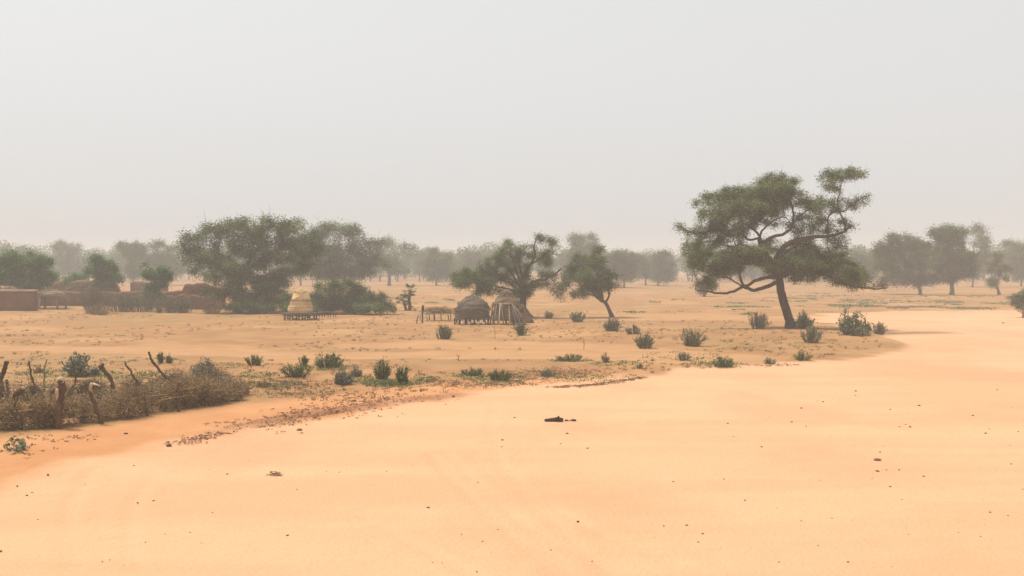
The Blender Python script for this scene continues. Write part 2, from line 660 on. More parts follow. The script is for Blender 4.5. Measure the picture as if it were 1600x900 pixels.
pos = geo_axis(40, 900, .5, 1.12)
xs = np.concatenate([[-v for v in pos[::-1]][:-1], axis([(-40, -14, .28), (-14, 14, .1), (14, 40, .28)]), pos[1:]])
ys = np.concatenate([axis([(-260, -20, 12), (-20, 9, 1)])[:-1], axis([(9, 32, .1), (32, 80, .22)]), geo_axis(80, 1100, .3, 1.06)[1:]])
GX, GY = np.meshgrid(xs, ys)
sd_, tr_, pa_ = masks(GX, GY)
GZ = height(GX, GY)
# bank zone: strip of bare orange sand along the left part of the track edge
bk = np.exp(-(np.minimum(sd_ + 1.3, 0) / 1.6) ** 2) * ss(9, -2, GX) * ss(45, 34, GY)
fx, fy = gnd(400, 640)
bk = np.maximum(bk, ss(1.0, -1.0, GY - (17 + (GX + 12) * 1.15)) * ss(0, -3, GX) * ss(34, 28, GY))
dk_ = .95 * np.exp(-((sd_ + .35) / .55) ** 2) * ss(-6.9, -5.4, GX) * ss(1.5, -3, GX) * ss(45, 34, GY)
for _pl, _w in (([(430, 610), (560, 600), (720, 598)], .9), ([(860, 602), (950, 597), (1010, 589)], .35), ([(800, 590), (930, 580)], .9)):
    dk_ = np.maximum(dk_, .62 * np.exp(-(seg_dist(GX, GY, [gnd(*p) for p in _pl]) / _w) ** 2))
nx, ny = len(xs), len(ys)
idx = np.arange(nx * ny).reshape(ny, nx)
quads = np.stack([idx[:-1, :-1], idx[:-1, 1:], idx[1:, 1:], idx[1:, :-1]], -1).reshape(-1, 4)
V = np.stack([GX, GY, GZ], -1).reshape(-1, 3)
colr = np.stack([tr_, bk, pa_, dk_], -1).reshape(-1, 4).astype(np.float32)
qtrack = (sd_[:-1, :-1] > 0).reshape(-1)


RD = np.full(GX.shape, 9.0)
for _r in RUTS_W:
    RD = np.minimum(RD, seg_dist(GX, GY, _r))
RNZ = ss(.25, .7, vnoise(GX, GY, 1.3, 41)) * .8 + .2
rutc = ((1 - ss(.02, .16, RD)) * .13 * RNZ).reshape(-1)
rute = (np.exp(-((RD - .2) / .07) ** 2) * .16 * RNZ * (.3 + vnoise(GX, GY, .4, 42))).reshape(-1)
rutv = np.stack([rutc, rute, 0 * rutc, np.ones_like(rutc)], -1).astype(np.float32)


def ground_part(name, sel):
    q = quads[sel]
    used, inv = np.unique(q, return_inverse=True)
    o = mesh_obj(name, V[used], inv.reshape(-1, 4), M['sand'], None, True)
    ca = o.data.color_attributes.new("zones", 'FLOAT_COLOR', 'POINT')
    ca.data.foreach_set("color", colr[used].ravel())
    cb = o.data.color_attributes.new("ruts", 'FLOAT_COLOR', 'POINT')
    cb.data.foreach_set("color", rutv[used].ravel())
    o['kind'] = 'structure'
    return o


ground_part('ground', ~qtrack)
ground_part('sand_track', qtrack)

# ------------------------------------------------------------------ haze
HAZE = 0.0023
bx = 915.0
hv = [(-bx, -270, -1.4), (bx, -270, -1.4), (bx, 1115, -1.4), (-bx, 1115, -1.4), (-bx, -270, 15), (bx, -270, 15), (bx, 1115, 15), (-bx, 1115, 15)]
hm, hnt, HN, HL = nodes_of('dusty_air')
ho = HN.new("ShaderNodeOutputMaterial")
hp = HN.new("ShaderNodeVolumePrincipled")
hp.inputs['Color'].default_value = (.857, .866, .86, 1)
hp.inputs['Density'].default_value = HAZE
hp.inputs['Anisotropy'].default_value = 0.0
HL.new(hp.outputs[0], ho.inputs['Volume'])
haze = mesh_obj('haze', hv, np.array([[0, 3, 2, 1], [4, 5, 6, 7], [0, 1, 5, 4], [1, 2, 6, 5], [2, 3, 7, 6], [3, 0, 4, 7]]), hm)
haze['kind'] = 'stuff'


# ------------------------------------------------------------------ trees
def colonize(nodes, parents, A, step, dk, iters, g, jit=.25, trop=0.0):
    nodes = [np.asarray(n, float) for n in nodes]
    parents = list(parents)
    P = np.array(nodes)
    D = np.linalg.norm(A[:, None] - P[None], axis=2)
    near = D.argmin(1)
    nd = D.min(1)
    for it in range(iters):
        if len(A) == 0:
            break
        un, inv = np.unique(near, return_inverse=True)
        dirs = A - P[near]
        dirs /= np.linalg.norm(dirs, axis=1)[:, None] + 1e-9
        acc = np.zeros((len(un), 3))
        np.add.at(acc, inv, dirs)
        acc /= np.linalg.norm(acc, axis=1)[:, None] + 1e-9
        acc += g.normal(size=acc.shape) * jit
        acc[:, 2] += trop
        acc /= np.linalg.norm(acc, axis=1)[:, None] + 1e-9
        new = P[un] + acc * step
        base = len(P)
        P = np.concatenate([P, new])
        parents += list(un)
        Dn = np.linalg.norm(A[:, None] - new[None], axis=2)
        m = Dn.min(1)
        a = Dn.argmin(1) + base
        upd = m < nd
        near = np.where(upd, a, near)
        nd = np.where(upd, m, nd)
        keep = nd > dk
        A, near, nd = A[keep], near[keep], nd[keep]
    return P, parents


def wood(P, parents, spec, tip, expo, mb, sides=6):
    n = len(P)
    child = [[] for _ in range(n)]
    for i in range(n):
        if parents[i] >= 0:
            child[parents[i]].append(i)
    R = np.zeros(n)
    for i in range(n - 1, -1, -1):
        s = sum(R[c] ** expo for c in child[i])
        R[i] = max(s ** (1 / expo) if s > 0 else tip, tip)
        if i in spec:
            R[i] = spec[i]
    # no child thicker than its parent
    for i in range(n):
        if parents[i] >= 0:
            R[i] = min(R[i], R[parents[i]])
    starts = [0]
    while starts:
        s = starts.pop()
        ch = [s]
        if parents[s] >= 0:
            ch = [parents[s], s]
        cur = s
        while child[cur]:
            cs = sorted(child[cur], key=lambda c: -R[c])
            starts += cs[1:]
            cur = cs[0]
            ch.append(cur)
        if len(ch) < 2:
            continue
        rr = R[ch].copy()
        if parents[s] >= 0:
            rr[0] = min(R[s] * 1.15, rr[0])
        mx = rr.max()
        sd = 8 if mx > .09 else (5 if mx > .03 else 3)
        tube(mb, P[ch], rr, sd, cap=False)
    return R, child


LEAFMUL = 1.5


def build_tree(name, base, D, limbs, blobs, label, cat='tree', group=None, leaf='acacia_leaf', bark='bark', nattr=500, step=.3,
               dk=.4, tip=.012, expo=2.3, nleaf=20000, lsize=.08, spread=.25, seed=1, trunk_r=None, dscale=.7, asp=.5, zoff=0.0,
               jit=.25, hang=0.0, gap=.35, xyz=None, leafbias=.5, trop=0.0):
    """limbs: list of (px polyline, r0, r1, depth at end); blobs: (px, py, rx, ry[, depth]) in photo pixels at depth D.
    Everything becomes metres in the tree's own frame, with the base on the ground."""
    g = np.random.default_rng(seed)
    k = D / F
    bx_, by_ = base
    X0 = at_d(bx_, by_, D)[0]
    Z0 = gz(X0, D)
    root = empty(name, (X0, D, Z0), label, cat, group)

    def loc(px, py, dy=0.0):
        s = (D + dy) / D
        w = at_d(px, py, D + dy)
        return np.array([w[0] - X0, dy, w[2] - Z0])
    nodes, par, spec = [], [], {}
    for li, (poly, r0, r1, dend) in enumerate(limbs):
        pts = [loc(p[0], p[1], (0 if len(p) < 3 else p[2])) for p in poly]
        if li == 0:
            pts[0][2] = -.15
        seg = []
        m = len(pts)
        # densify with a smooth curve
        for i in range(m - 1):
            a, b = pts[i], pts[i + 1]
            p_ = pts[i - 1] if i else a - (b - a)
            q_ = pts[i + 2] if i + 2 < m else b + (b - a)
            c = max(2, int(np.linalg.norm(b - a) / (step * 1.0)))
            for j in range(c):
                t = j / c
                seg.append(.5 * ((2 * a) + (-p_ + b) * t + (2 * p_ - 5 * a + 4 * b - q_) * t * t + (-p_ + 3 * a - 3 * b + q_) * t ** 3))
        seg.append(pts[-1])
        seg = np.array(seg)
        seg[:, 1] += np.linspace(0, 1, len(seg)) ** 1.2 * dend
        wob = g.normal(size=seg.shape) * (.03 if li else .015) * min(1, step / .3)
        wob[0] = 0
        seg = seg + wob
        if li == 0:
            prev = -1
            st = 0
        else:
            d = np.linalg.norm(np.array(nodes) - seg[0], axis=1)
            prev = int(d.argmin())
            seg = seg + (nodes[prev] - seg[0]) * np.linspace(1, 0, len(seg))[:, None]
            st = 1
        for j in range(st, len(seg)):
            t = j / (len(seg) - 1)
            nodes.append(seg[j])
            par.append(prev)
            prev = len(nodes) - 1
            spec[prev] = (r0 * (1 - t) + r1 * t) * (1 + (.55 * max(0, 1 - j * step / .5) if li == 0 else 0))
    # attraction points
    bl = []
    for b in blobs:
        c = loc(b[0], b[1])
        rx, rz = b[2] * k, b[3] * k
        ry = (b[5] * k) if len(b) > 5 else max(rx, rz) * .8
        c[1] = (b[4] if len(b) > 4 else g.uniform(-1, 1) * dscale * 2.0)
        bl.append((c, np.array([rx, ry, rz])))
    vol = np.array([np.prod(r) ** .8 for _, r in bl])
    vol /= vol.sum()
    which = g.choice(len(bl), nattr, p=vol)
    A = g.normal(size=(nattr, 3))
    A /= np.linalg.norm(A, axis=1)[:, None]
    A *= g.uniform(.15, 1, (nattr, 1)) ** (1 / 2.2)
    A = np.array([bl[w][0] for w in which]) + A * np.array([bl[w][1] for w in which])
    A = A[A[:, 2] > .15]
    ns = len(nodes)
    P, par = colonize(nodes, par, A, step, dk, 90, g, jit, trop)
    mb = MB()
    R, child = wood(P, par, spec, tip, expo, mb)
    mb.obj('trunk', M[bark], root, True)
    # leaves: on thin twigs, denser near their tips
    ids = np.array([i for i in range(ns, len(P)) if R[i] < tip * 3.2])
    nleaf = int(nleaf * LEAFMUL)
    if len(ids):
        wgt = np.array([1.0 if not child[i] else leafbias for i in ids])
        wgt *= g.uniform(gap, 1.2, len(ids)) ** 1.5
        wgt /= wgt.sum()
        pick = ids[g.choice(len(ids), nleaf, p=wgt)]
        off = g.normal(size=(nleaf, 3)) * spread * np.array([1, 1, .75])
        c = P[pick] + off
        c[:, 2] -= np.abs(g.normal(size=nleaf)) * hang
        c = c[c[:, 2] > .05]
        lb = MB()
        leaves(lb, c, lsize, asp, 0.0, g=g, flat=.7)
        # small twiglets through the leaf cloud
        q = pick[::14]
        p1 = P[q] + g.normal(size=(len(q), 3)) * spread * 1.2
        tb = MB()
        sticks(tb, P[q], p1, tip * .7, tip * .4)
        lb.obj('crown', M[leaf], root)
        to = tb.obj('twig', M[bark], root)
    return root


def Z(u, v):      # helper for the zoomed view of the big acacia: 900 px over 360 px from (1040, 240)
    return (1040 + u / 2.5, 240 + v / 2.5)


def zl(pts):
    return [Z(*p) for p in pts]


D_MAIN = gnd(1232, 516)[1]
main_limbs = [
    (zl([(492, 692), (480, 640), (464, 590), (452, 540), (446, 500), (440, 470)]), .25, .21, 0),
    (zl([(444, 490), (420, 440), (395, 395), (378, 355), (372, 330)]), .19, .13, .3),
    (zl([(442, 475), (432, 420), (450, 380), (485, 352), (525, 338), (575, 328), (625, 325), (675, 312), (706, 288)]), .17, .06, -.6),
    (zl([(690, 300), (690, 262), (672, 225), (668, 185), (682, 150), (694, 110), (720, 80)]), .055, .02, .3),
    (zl([(625, 325), (624, 285), (628, 245), (655, 228), (690, 226), (725, 195), (765, 170)]), .06, .02, -.4),
    (zl([(378, 352), (425, 322), (470, 310), (495, 296), (512, 262), (512, 215), (496, 165), (460, 120)]), .10, .03, 1.0),
    (zl([(512, 262), (540, 225), (585, 205)]), .04, .02, -.5),
    (zl([(372, 335), (372, 300), (400, 270), (440, 248), (455, 262)]), .07, .025, -1.2),
    (zl([(372, 330), (350, 300), (300, 262), (262, 200), (250, 150)]), .08, .02, .6),
    (zl([(374, 340), (330, 348), (290, 322), (245, 330), (190, 302), (130, 316), (60, 300)]), .10, .02, -.8),
    (zl([(390, 385), (340, 370), (300, 350), (262, 360), (200, 340), (150, 350)]), .07, .02, 1.4),
    (zl([(446, 498), (400, 515), (345, 532), (300, 520), (270, 535), (210, 546), (150, 535), (110, 530)]), .12, .03, -.5),
    (zl([(444, 486), (395, 484), (340, 500), (300, 518), (278, 480), (272, 420), (245, 350)]), .11, .03, -1.6),
    (zl([(150, 538), (152, 556)]), .035, .02, 0),
    (zl([(300, 520), (250, 490), (180, 470), (120, 440)]), .05, .02, 1.2),
    (zl([(448, 486), (500, 470), (560, 468), (620, 478), (680, 505), (730, 520), (790, 527), (822, 522)]), .10, .03, -1.5),
    (zl([(446, 470), (520, 430), (600, 405), (670, 405), (720, 430), (765, 458), (818, 462)]), .10, .02, 1.2),
    (zl([(446, 470), (520, 450), (590, 450), (650, 440)]), .08, .02, -2.4),
    (zl([(440, 460), (470, 400), (540, 360), (600, 350), (650, 370)]), .07, .02, 2.5),
    (zl([(400, 400), (330, 400), (250, 400), (170, 380)]), .07, .02, 2.4),
    (zl([(425, 440), (360, 430), (280, 430), (200, 440)]), .07, .02, -2.8),
]
main_blobs = [Z(u, v) + (a / 2.5, b / 2.5, dy) for (u, v, a, b, dy) in [
    (440, 110, 90, 32, .3), (400, 150, 110, 40, -.8), (470, 185, 60, 36, 1.2), (290, 165, 90, 42, .6), (310, 215, 90, 40, -1.2),
    (170, 180, 55, 32, .4), (200, 235, 80, 40, -.8), (240, 285, 75, 32, .8), (380, 225, 75, 30, 1.4), (590, 215, 75, 36, -.6),
    (600, 265, 60, 26, 1.2), (570, 180, 40, 20, .2), (690, 82, 92, 26, .2), (650, 112, 50, 20, -.6), (740, 70, 40, 16, .8),
    (640, 130, 36, 14, .5), (720, 195, 56, 26, -.5), (765, 175, 22, 10, 0), (680, 282, 46, 24, -.6), (640, 300, 40, 16, .8),
    (100, 305, 44, 12, -.8), (50, 295, 24, 8, -.8), (160, 315, 40, 14, 0), (150, 370, 78, 26, .5), (110, 410, 50, 22, -.8),
    (170, 430, 95, 36, .8), (150, 480, 50, 18, -.6), (250, 400, 80, 34, -1.4), (260, 460, 80, 36, 1.2), (350, 420, 80, 34, 2.2),
    (430, 430, 60, 40, -2.2), (430, 370, 40, 22, 1.8), (480, 460, 70, 34, 1.8), (540, 440, 100, 44, -1.6), (600, 395, 90, 38, 1.4),
    (580, 350, 70, 20, 2.2), (660, 390, 50, 30, -.8), (690, 430, 62, 42, .8), (640, 480, 100, 26, -1.8), (560, 490, 60, 22, 1.0),
    (750, 450, 50, 14, .6), (800, 462, 24, 9, 1.0), (700, 505, 50, 14, -1.4), (800, 515, 26, 8, -1.4), (740, 475, 40, 14, -1),
    (320, 380, 60, 24, -2.2), (90, 350, 26, 10, 1.0), (570, 292, 60, 22, 1.6), (330, 300, 46, 20, 1.8), (460, 250, 34, 24, 2)]]
build_tree('acacia_tree', (1236.5, 516), D_MAIN, main_limbs, main_blobs,
           'big dark flat-topped acacia with a leaning trunk on the bare sand', leaf='acacia_leaf', bark='bark',
           nattr=1500, step=.16, dk=.24, tip=.009, nleaf=112000, lsize=.13, asp=.3, spread=.165, seed=3, jit=.35, expo=2.1, gap=.15)


def auto_limbs(base, blobs, fork, r, g, n=5, lean=0):
    """a trunk to the fork and a limb towards each of the larger blobs"""
    bx0, by0 = base
    fx0, fy0 = fork
    L_ = [([(bx0, by0), ((bx0 + fx0) / 2 + g.uniform(-1, 1), (by0 + fy0) / 2), (fx0, fy0)], r, r * .8, 0)]
    bs = sorted(blobs, key=lambda b: -b[2] * b[3])[:n]
    for b in bs:
        ex, ey = b[0] + g.uniform(-.3, .3) * b[2], b[1]
        mxp = fx0 + (ex - fx0) * .45 + g.uniform(-2, 2)
        myp = fy0 + (ey - fy0) * .55 + g.uniform(-2, 2)
        L_.append(([(fx0, fy0), (mxp, myp), (ex, ey)], r * .55, r * .18, (b[4] if len(b) > 4 else 0)))
    return L_


TN = [0]


def quick_tree(name, base, blobs, fork, label, D=None, cat='tree', group=None, r=.16, limbs=None, **kw):
    TN[0] += 1
    g = np.random.default_rng(100 + TN[0])
    if D is None:
        D = gnd(base[0], base[1])[1]
    k = D / F
    bl = []
    for b in blobs:
        dep = b[4] if len(b) > 4 else g.uniform(-1, 1) * max(b[2], b[3]) * k * .6
        bl.append((b[0], b[1], b[2], b[3], dep))
    if limbs is None:
        limbs = auto_limbs(base, bl, fork, r, g)
    else:
        limbs = limbs + auto_limbs(base, bl, fork, r, g)[1:]
    kw.setdefault('seed', 50 + TN[0])
    return build_tree(name, base, D, limbs, bl, label, cat, group, **kw)


# big spreading tree left of centre
quick_tree('acacia_tree', (372, 489), [
    (345, 362, 42, 18), (300, 385, 26, 16), (330, 352, 20, 9), (400, 358, 48, 17), (445, 355, 38, 14), (460, 370, 40, 18),
    (380, 385, 60, 22), (320, 405, 44, 22), (430, 395, 60, 24), (350, 425, 50, 22), (400, 430, 60, 24), (450, 420, 42, 20),
    (385, 455, 48, 18), (345, 450, 30, 16), (480, 385, 26, 16), (290, 395, 14, 12), (385, 342, 16, 7), (470, 345, 14, 7), (345, 347, 12, 7), (282, 372, 12, 8), (418, 340, 10, 5)],
    (374, 440), 'very broad dense dark tree rounding down to the ground beside the golden granary',
    leaf='dark_leaf', r=.32, nattr=750, step=.28, dk=.42, tip=.014, nleaf=50000, lsize=.15, spread=.27, gap=.12)
# the flat topped one behind it
quick_tree('acacia_tree', (520, 466), [
    (520, 360, 36, 9), (548, 362, 26, 8), (500, 368, 26, 10), (570, 384, 28, 8), (590, 380, 12, 8), (540, 395, 44, 12),
    (500, 400, 40, 16), (575, 408, 32, 12), (520, 425, 50, 14), (570, 428, 26, 9), (480, 385, 26, 14), (600, 415, 14, 8)],
    (520, 440), 'flat-topped hazy tree spreading out behind the broad dark tree',
    leaf='grey_leaf', r=.28, nattr=420, step=.4, dk=.6, tip=.022, nleaf=24000, lsize=.2, spread=.38)
# tree beside the grey granaries
D9 = gnd(826, 497)[1]
quick_tree('acacia_tree', (826, 498), [
    (800, 392, 26, 14), (785, 405, 24, 16), (815, 410, 22, 14), (775, 430, 30, 18), (805, 435, 28, 18), (740, 440, 36, 16),
    (725, 430, 22, 14), (760, 420, 24, 14), (850, 405, 20, 12), (848, 372, 16, 8), (836, 366, 6, 5), (862, 378, 12, 8),
    (868, 396, 12, 6), (835, 392, 12, 8), (765, 455, 30, 10), (835, 445, 26, 10), (860, 430, 18, 8), (815, 460, 22, 8), (712, 445, 12, 8),
    (795, 380, 10, 6), (872, 456, 14, 10), (880, 468, 12, 6)],
    (818, 462), 'dark green tree with twisted upper limbs standing right behind the thatched granaries', D=D9,
    limbs=[([(826, 498), (818, 485), (817, 470), (820, 455)], .26, .20, 0),
           ([(820, 456), (830, 442), (845, 438), (862, 432), (876, 420)], .13, .05, -.8),
           ([(820, 455), (815, 430), (812, 412), (808, 398)], .12, .04, .5),
           ([(822, 440), (828, 420), (838, 400), (835, 385), (840, 370)], .10, .03, .2),
           ([(832, 415), (845, 405), (858, 392), (866, 384)], .07, .02, -.4)],
    leaf='dark_leaf', nattr=620, step=.2, dk=.3, tip=.012, nleaf=34000, lsize=.10, spread=.19, gap=.1)
# crooked forked tree
quick_tree('acacia_tree', (957, 496), [
    (905, 420, 22, 10), (930, 410, 30, 12), (915, 440, 30, 10), (948, 428, 20, 9), (925, 450, 30, 7), (890, 435, 14, 8),
    (952, 446, 20, 7), (935, 394, 12, 6), (928, 384, 7, 5), (900, 400, 12, 7), (900, 461, 12, 4), (915, 428, 34, 12), (885, 445, 12, 7)],
    (945, 468), 'small leaning tree with a bare crooked forked trunk in the centre of the plain',
    limbs=[([(957, 496), (952, 484), (946, 473), (940, 470)], .13, .11, 0),
           ([(940, 470), (932, 464), (927, 456), (932, 446)], .10, .05, -.3),
           ([(946, 472), (951, 462), (952, 452), (948, 440)], .085, .04, .3),
           ([(932, 466), (918, 460), (905, 462)], .04, .02, .2)],
    leaf='dark_leaf', nattr=330, step=.2, dk=.32, tip=.012, nleaf=20000, lsize=.10, spread=.2, gap=.1)

HZ = 'hazy trees scattered over the far plain'
FAR = dict(group=HZ, leaf='grey_leaf', bark='grey_bark', nattr=260, step=.5, dk=.7, tip=.03, nleaf=11000, lsize=.26, spread=.5)


def far_tree(base, blobs, fork, label, **kw):
    a = dict(FAR)
    gj = random.Random(base[0])
    blobs = [(b[0] + gj.uniform(-4, 4), b[1] + gj.uniform(-5, 4), b[2] * gj.uniform(.6, 1.15), b[3] * gj.uniform(.7, 1.25)) for b in blobs]
    blobs += [(gj.choice(blobs)[0] + gj.uniform(-10, 10), min(b[1] for b in blobs) + gj.uniform(-4, 8), gj.uniform(3, 6), gj.uniform(4, 7)) for _ in range(2)]
    a.update(kw)
    return quick_tree('savanna_tree', base, blobs, fork, label, **a)


far_tree((608, 447), [(605, 375, 12, 8), (625, 385, 14, 8), (595, 395, 12, 14), (640, 395, 10, 10), (615, 405, 22, 14), (625, 420, 22, 10), (600, 415, 14, 12)],
         (609, 430), 'tall sparse hazy tree right of the flat-topped tree', nleaf=6500, gap=.05, r=.3)
far_tree((682, 447), [(680, 398, 12, 10), (670, 410, 14, 14), (692, 410, 14, 12), (682, 425, 22, 10), (700, 402, 6, 8)],
         (682, 433), 'round hazy tree behind the small fan palm', nleaf=7500)
far_tree((742, 444), [(735, 402, 16, 10), (755, 408, 18, 12), (742, 420, 30, 12), (722, 412, 12, 12)],
         (742, 434), 'pale hazy tree rising behind the grey granary\'s tree, left half', nleaf=8000)
far_tree((708, 442), [(705, 415, 14, 12), (716, 425, 14, 8), (700, 402, 4, 8)], (708, 434), 'faint small tree in the haze left of the granary tree', nleaf=4500)
far_tree((770, 441), [(768, 400, 12, 10), (780, 412, 14, 12), (765, 422, 16, 9)], (770, 434), 'faint tree peeping out above the granary tree', nleaf=5000)
far_tree((915, 446), [(905, 372, 18, 10), (922, 378, 16, 14), (895, 385, 12, 14), (912, 400, 24, 16), (930, 395, 14, 14), (915, 420, 22, 12)],
         (915, 432), 'tall fan-shaped grey tree fading behind the crooked forked tree', nleaf=11000, trop=.2)
far_tree((975, 450), [(965, 400, 18, 12), (982, 408, 16, 14), (960, 420, 22, 14), (980, 425, 20, 10), (945, 410, 12, 12)],
         (974, 438), 'rounded brown-grey tree right of the crooked forked tree', nleaf=12000)
far_tree((1009, 446), [(1004, 408, 12, 10), (1014, 418, 13, 10), (1004, 428, 14, 8)], (1009, 434), 'small hazy tree with a straight thin trunk near the plain\'s centre', nleaf=6000)
far_tree((1028, 447), [(1035, 400, 14, 10), (1025, 412, 13, 12), (1044, 415, 13, 12), (1034, 428, 20, 9)], (1029, 434), 'stout-trunked hazy tree left of the big acacia', nleaf=9000)
far_tree((1082, 440), [(1075, 405, 14, 9), (1090, 412, 16, 12), (1080, 425, 18, 8)], (1082, 433), 'faint tree half hidden behind the big acacia\'s left tips', nleaf=6000)
far_tree((1101, 464), [(1098, 440, 13, 9), (1108, 446, 12, 8), (1095, 450, 12, 7)], (1100, 458), 'squat reddish bushy tree below the big acacia\'s low left limb', nleaf=6000, nattr=160, step=.25, dk=.35, tip=.02, lsize=.14, spread=.25, leaf='dry_leaf')
far_tree((1438, 461), [(1385, 372, 12, 9), (1405, 372, 16, 9), (1372, 388, 12, 12), (1400, 392, 30, 16), (1430, 390, 22, 18), (1395, 415, 34, 18), (1435, 415, 28, 20),
                       (1400, 438, 34, 14), (1440, 440, 24, 10), (1425, 368, 10, 6), (1450, 400, 12, 16)],
         (1436, 448), 'wide olive-grey tree right of the big acacia, nearly touching its tips', nattr=450, step=.4, dk=.6, tip=.025, nleaf=30000, lsize=.19, spread=.36, r=.22)
far_tree((1487, 462), [(1465, 368, 20, 10), (1490, 365, 18, 10), (1480, 385, 34, 16), (1505, 375, 10, 10), (1470, 405, 26, 20), (1500, 405, 26, 20), (1488, 430, 28, 14), (1515, 415, 10, 14)],
         (1487, 448), 'full grey-green tree with a pinkish trunk between the wide olive tree and the sparse one', nattr=420, step=.4, dk=.6, tip=.025, nleaf=28000, lsize=.19, spread=.36, r=.3)
far_tree((1519, 449), [(1530, 358, 8, 9), (1545, 372, 8, 10), (1520, 375, 8, 8), (1532, 385, 16, 10), (1525, 402, 16, 12), (1540, 400, 10, 10), (1520, 420, 16, 12)],
         (1520, 436), 'tall open-crowned hazy tree with loose upper sprays', nleaf=9000, gap=.05)
far_tree((1562, 461), [(1556, 412, 10, 7), (1545, 420, 10, 8), (1565, 425, 14, 8), (1548, 440, 14, 8), (1570, 436, 10, 8), (1558, 402, 6, 6)],
         (1556, 444), 'small slanting tree with a curved stem near the photograph\'s right edge', leaf='acacia_leaf', nattr=200, step=.3, dk=.42, tip=.02, nleaf=7500, lsize=.15, spread=.26, gap=.05)
far_tree((1596, 448), [(1585, 382, 14, 9), (1605, 390, 18, 14), (1590, 402, 22, 16), (1612, 415, 20, 14), (1595, 422, 18, 9)],
         (1596, 436), 'rounded hazy tree cut by the right edge of the view', nleaf=12000)
far_tree((1352, 449), [(1345, 402, 14, 10), (1360, 410, 14, 12), (1340, 420, 16, 12), (1358, 430, 16, 8)], (1352, 438), 'pale green tree seen just past the big acacia\'s right side', nleaf=8500)
far_tree((1325, 444), [(1318, 408, 12, 9), (1330, 418, 14, 12)], (1325, 434), 'faint tree behind the right limbs of the big acacia', nleaf=4500)
far_tree((1575, 441), [(1568, 385, 12, 8), (1574, 400, 14, 12), (1570, 418, 14, 10)], (1575, 432), 'very pale tree between the slanting tree and the right edge', nleaf=6000)
# left side, beyond the compound
far_tree((100, 441), [(95, 388, 14, 8), (112, 392, 12, 9), (100, 405, 18, 12), (98, 420, 14, 9)], (100, 432), 'pale ghostly tree above the mud roofs between the two neem trees', nleaf=8000)
far_tree((207, 447), [(200, 388, 16, 7), (220, 386, 12, 8), (208, 402, 20, 12), (212, 420, 16, 12), (192, 388, 8, 5)], (208, 434), 'hazy V-shaped tree left of the broad dark tree', nleaf=13000, trop=.15)
far_tree((252, 446), [(248, 388, 16, 8), (265, 390, 15, 9), (255, 405, 24, 12), (262, 420, 22, 10)], (253, 434), 'pale domed tree against the left flank of the broad dark tree', nleaf=12000)
far_tree((176, 441), [(176, 405, 9, 8), (178, 420, 10, 10)], (176, 434), 'small faint round tree behind the second neem tree', nleaf=3500)
far_tree((128, 440), [(125, 415, 12, 8), (135, 422, 10, 7)], (128, 434), 'low faint tree showing over the straw domes', nleaf=3000)
far_tree((655, 440), [(650, 405, 9, 8), (658, 418, 12, 10)], (655, 433), 'low pale tree between the sparse tree and the round one', nleaf=4000)
far_tree((470, 447), [(462, 352, 8, 6), (475, 400, 20, 16), (468, 425, 22, 12)], (470, 437), 'hazy tree glimpsed behind the broad dark crown', nleaf=6000)
far_tree((852, 444), [(845, 400, 12, 8), (858, 412, 14, 12), (850, 425, 16, 9)], (852, 434), 'faint tree seen through the granary tree\'s right limbs', nleaf=5500)
far_tree((880, 441), [(878, 405, 10, 10), (884, 420, 12, 9)], (880, 434), 'faint slim tree left of the fan-shaped one', nleaf=4000)
far_tree((1240, 445), [(1230, 410, 20, 10), (1250, 422, 22, 10)], (1240, 435), 'hazy tree showing between the big acacia\'s lower limbs', nleaf=6000)
far_tree((1160, 443), [(1155, 412, 14, 9), (1168, 422, 14, 9)], (1160, 434), 'faint tree just left of the big acacia\'s trunk', nleaf=4500)

# a far wood that reads as one grey mass
fb, fw = MB(), MB()
for i in range(470):
    px = random.uniform(-250, 1900)
    D = random.uniform(205, 205 + 200 * random.random() ** .5)
    x = (px - 800) / F * D
    hgt = random.uniform(3.4, 9.6)
    wd = hgt * random.uniform(.45, .75)
    n = int(26 * hgt ** 2)
    c = rng.normal(size=(n, 3))
    c /= np.linalg.norm(c, axis=1)[:, None]
    c *= rng.uniform(.1, 1, (n, 1)) ** .45 * np.array([wd * .95, wd * .95, hgt * .36])
    lob = rng.integers(0, 5, n)
    lo = rng.normal(size=(5, 3)) * np.array([wd * .42, wd * .35, hgt * .11])
    c = c * rng.uniform(.45, .75, 5)[lob][:, None] + lo[lob] + np.array([x, D, hgt * .62])
    c = c[c[:, 2] > .4]
    leaves(fb, c, .42, .6)
    for q in range(4):
        a_ = random.uniform(0, 6.28)
        tube(fw, [(x, D, hgt * .25), (x + math.cos(a_) * wd * .3, D + math.sin(a_) * wd * .3, hgt * .45), (x + math.cos(a_) * wd * .55, D + math.sin(a_) * wd * .5, hgt * .66)], [.1, .07, .04], 4)
    tube(fw, [(x, D, -.2), (x + random.uniform(-.4, .4), D, hgt * .3), (x + random.uniform(-1, 1), D, hgt * .6)], [.22, .16, .06], 5)
o = fb.obj('distant_woodland', M['grey_leaf'])
fwo = fw.obj('trunk', M['grey_bark'], o)
tagset(o, 'faint grey line of far trees dissolving in the dusty haze', 'woodland', kind='stuff')

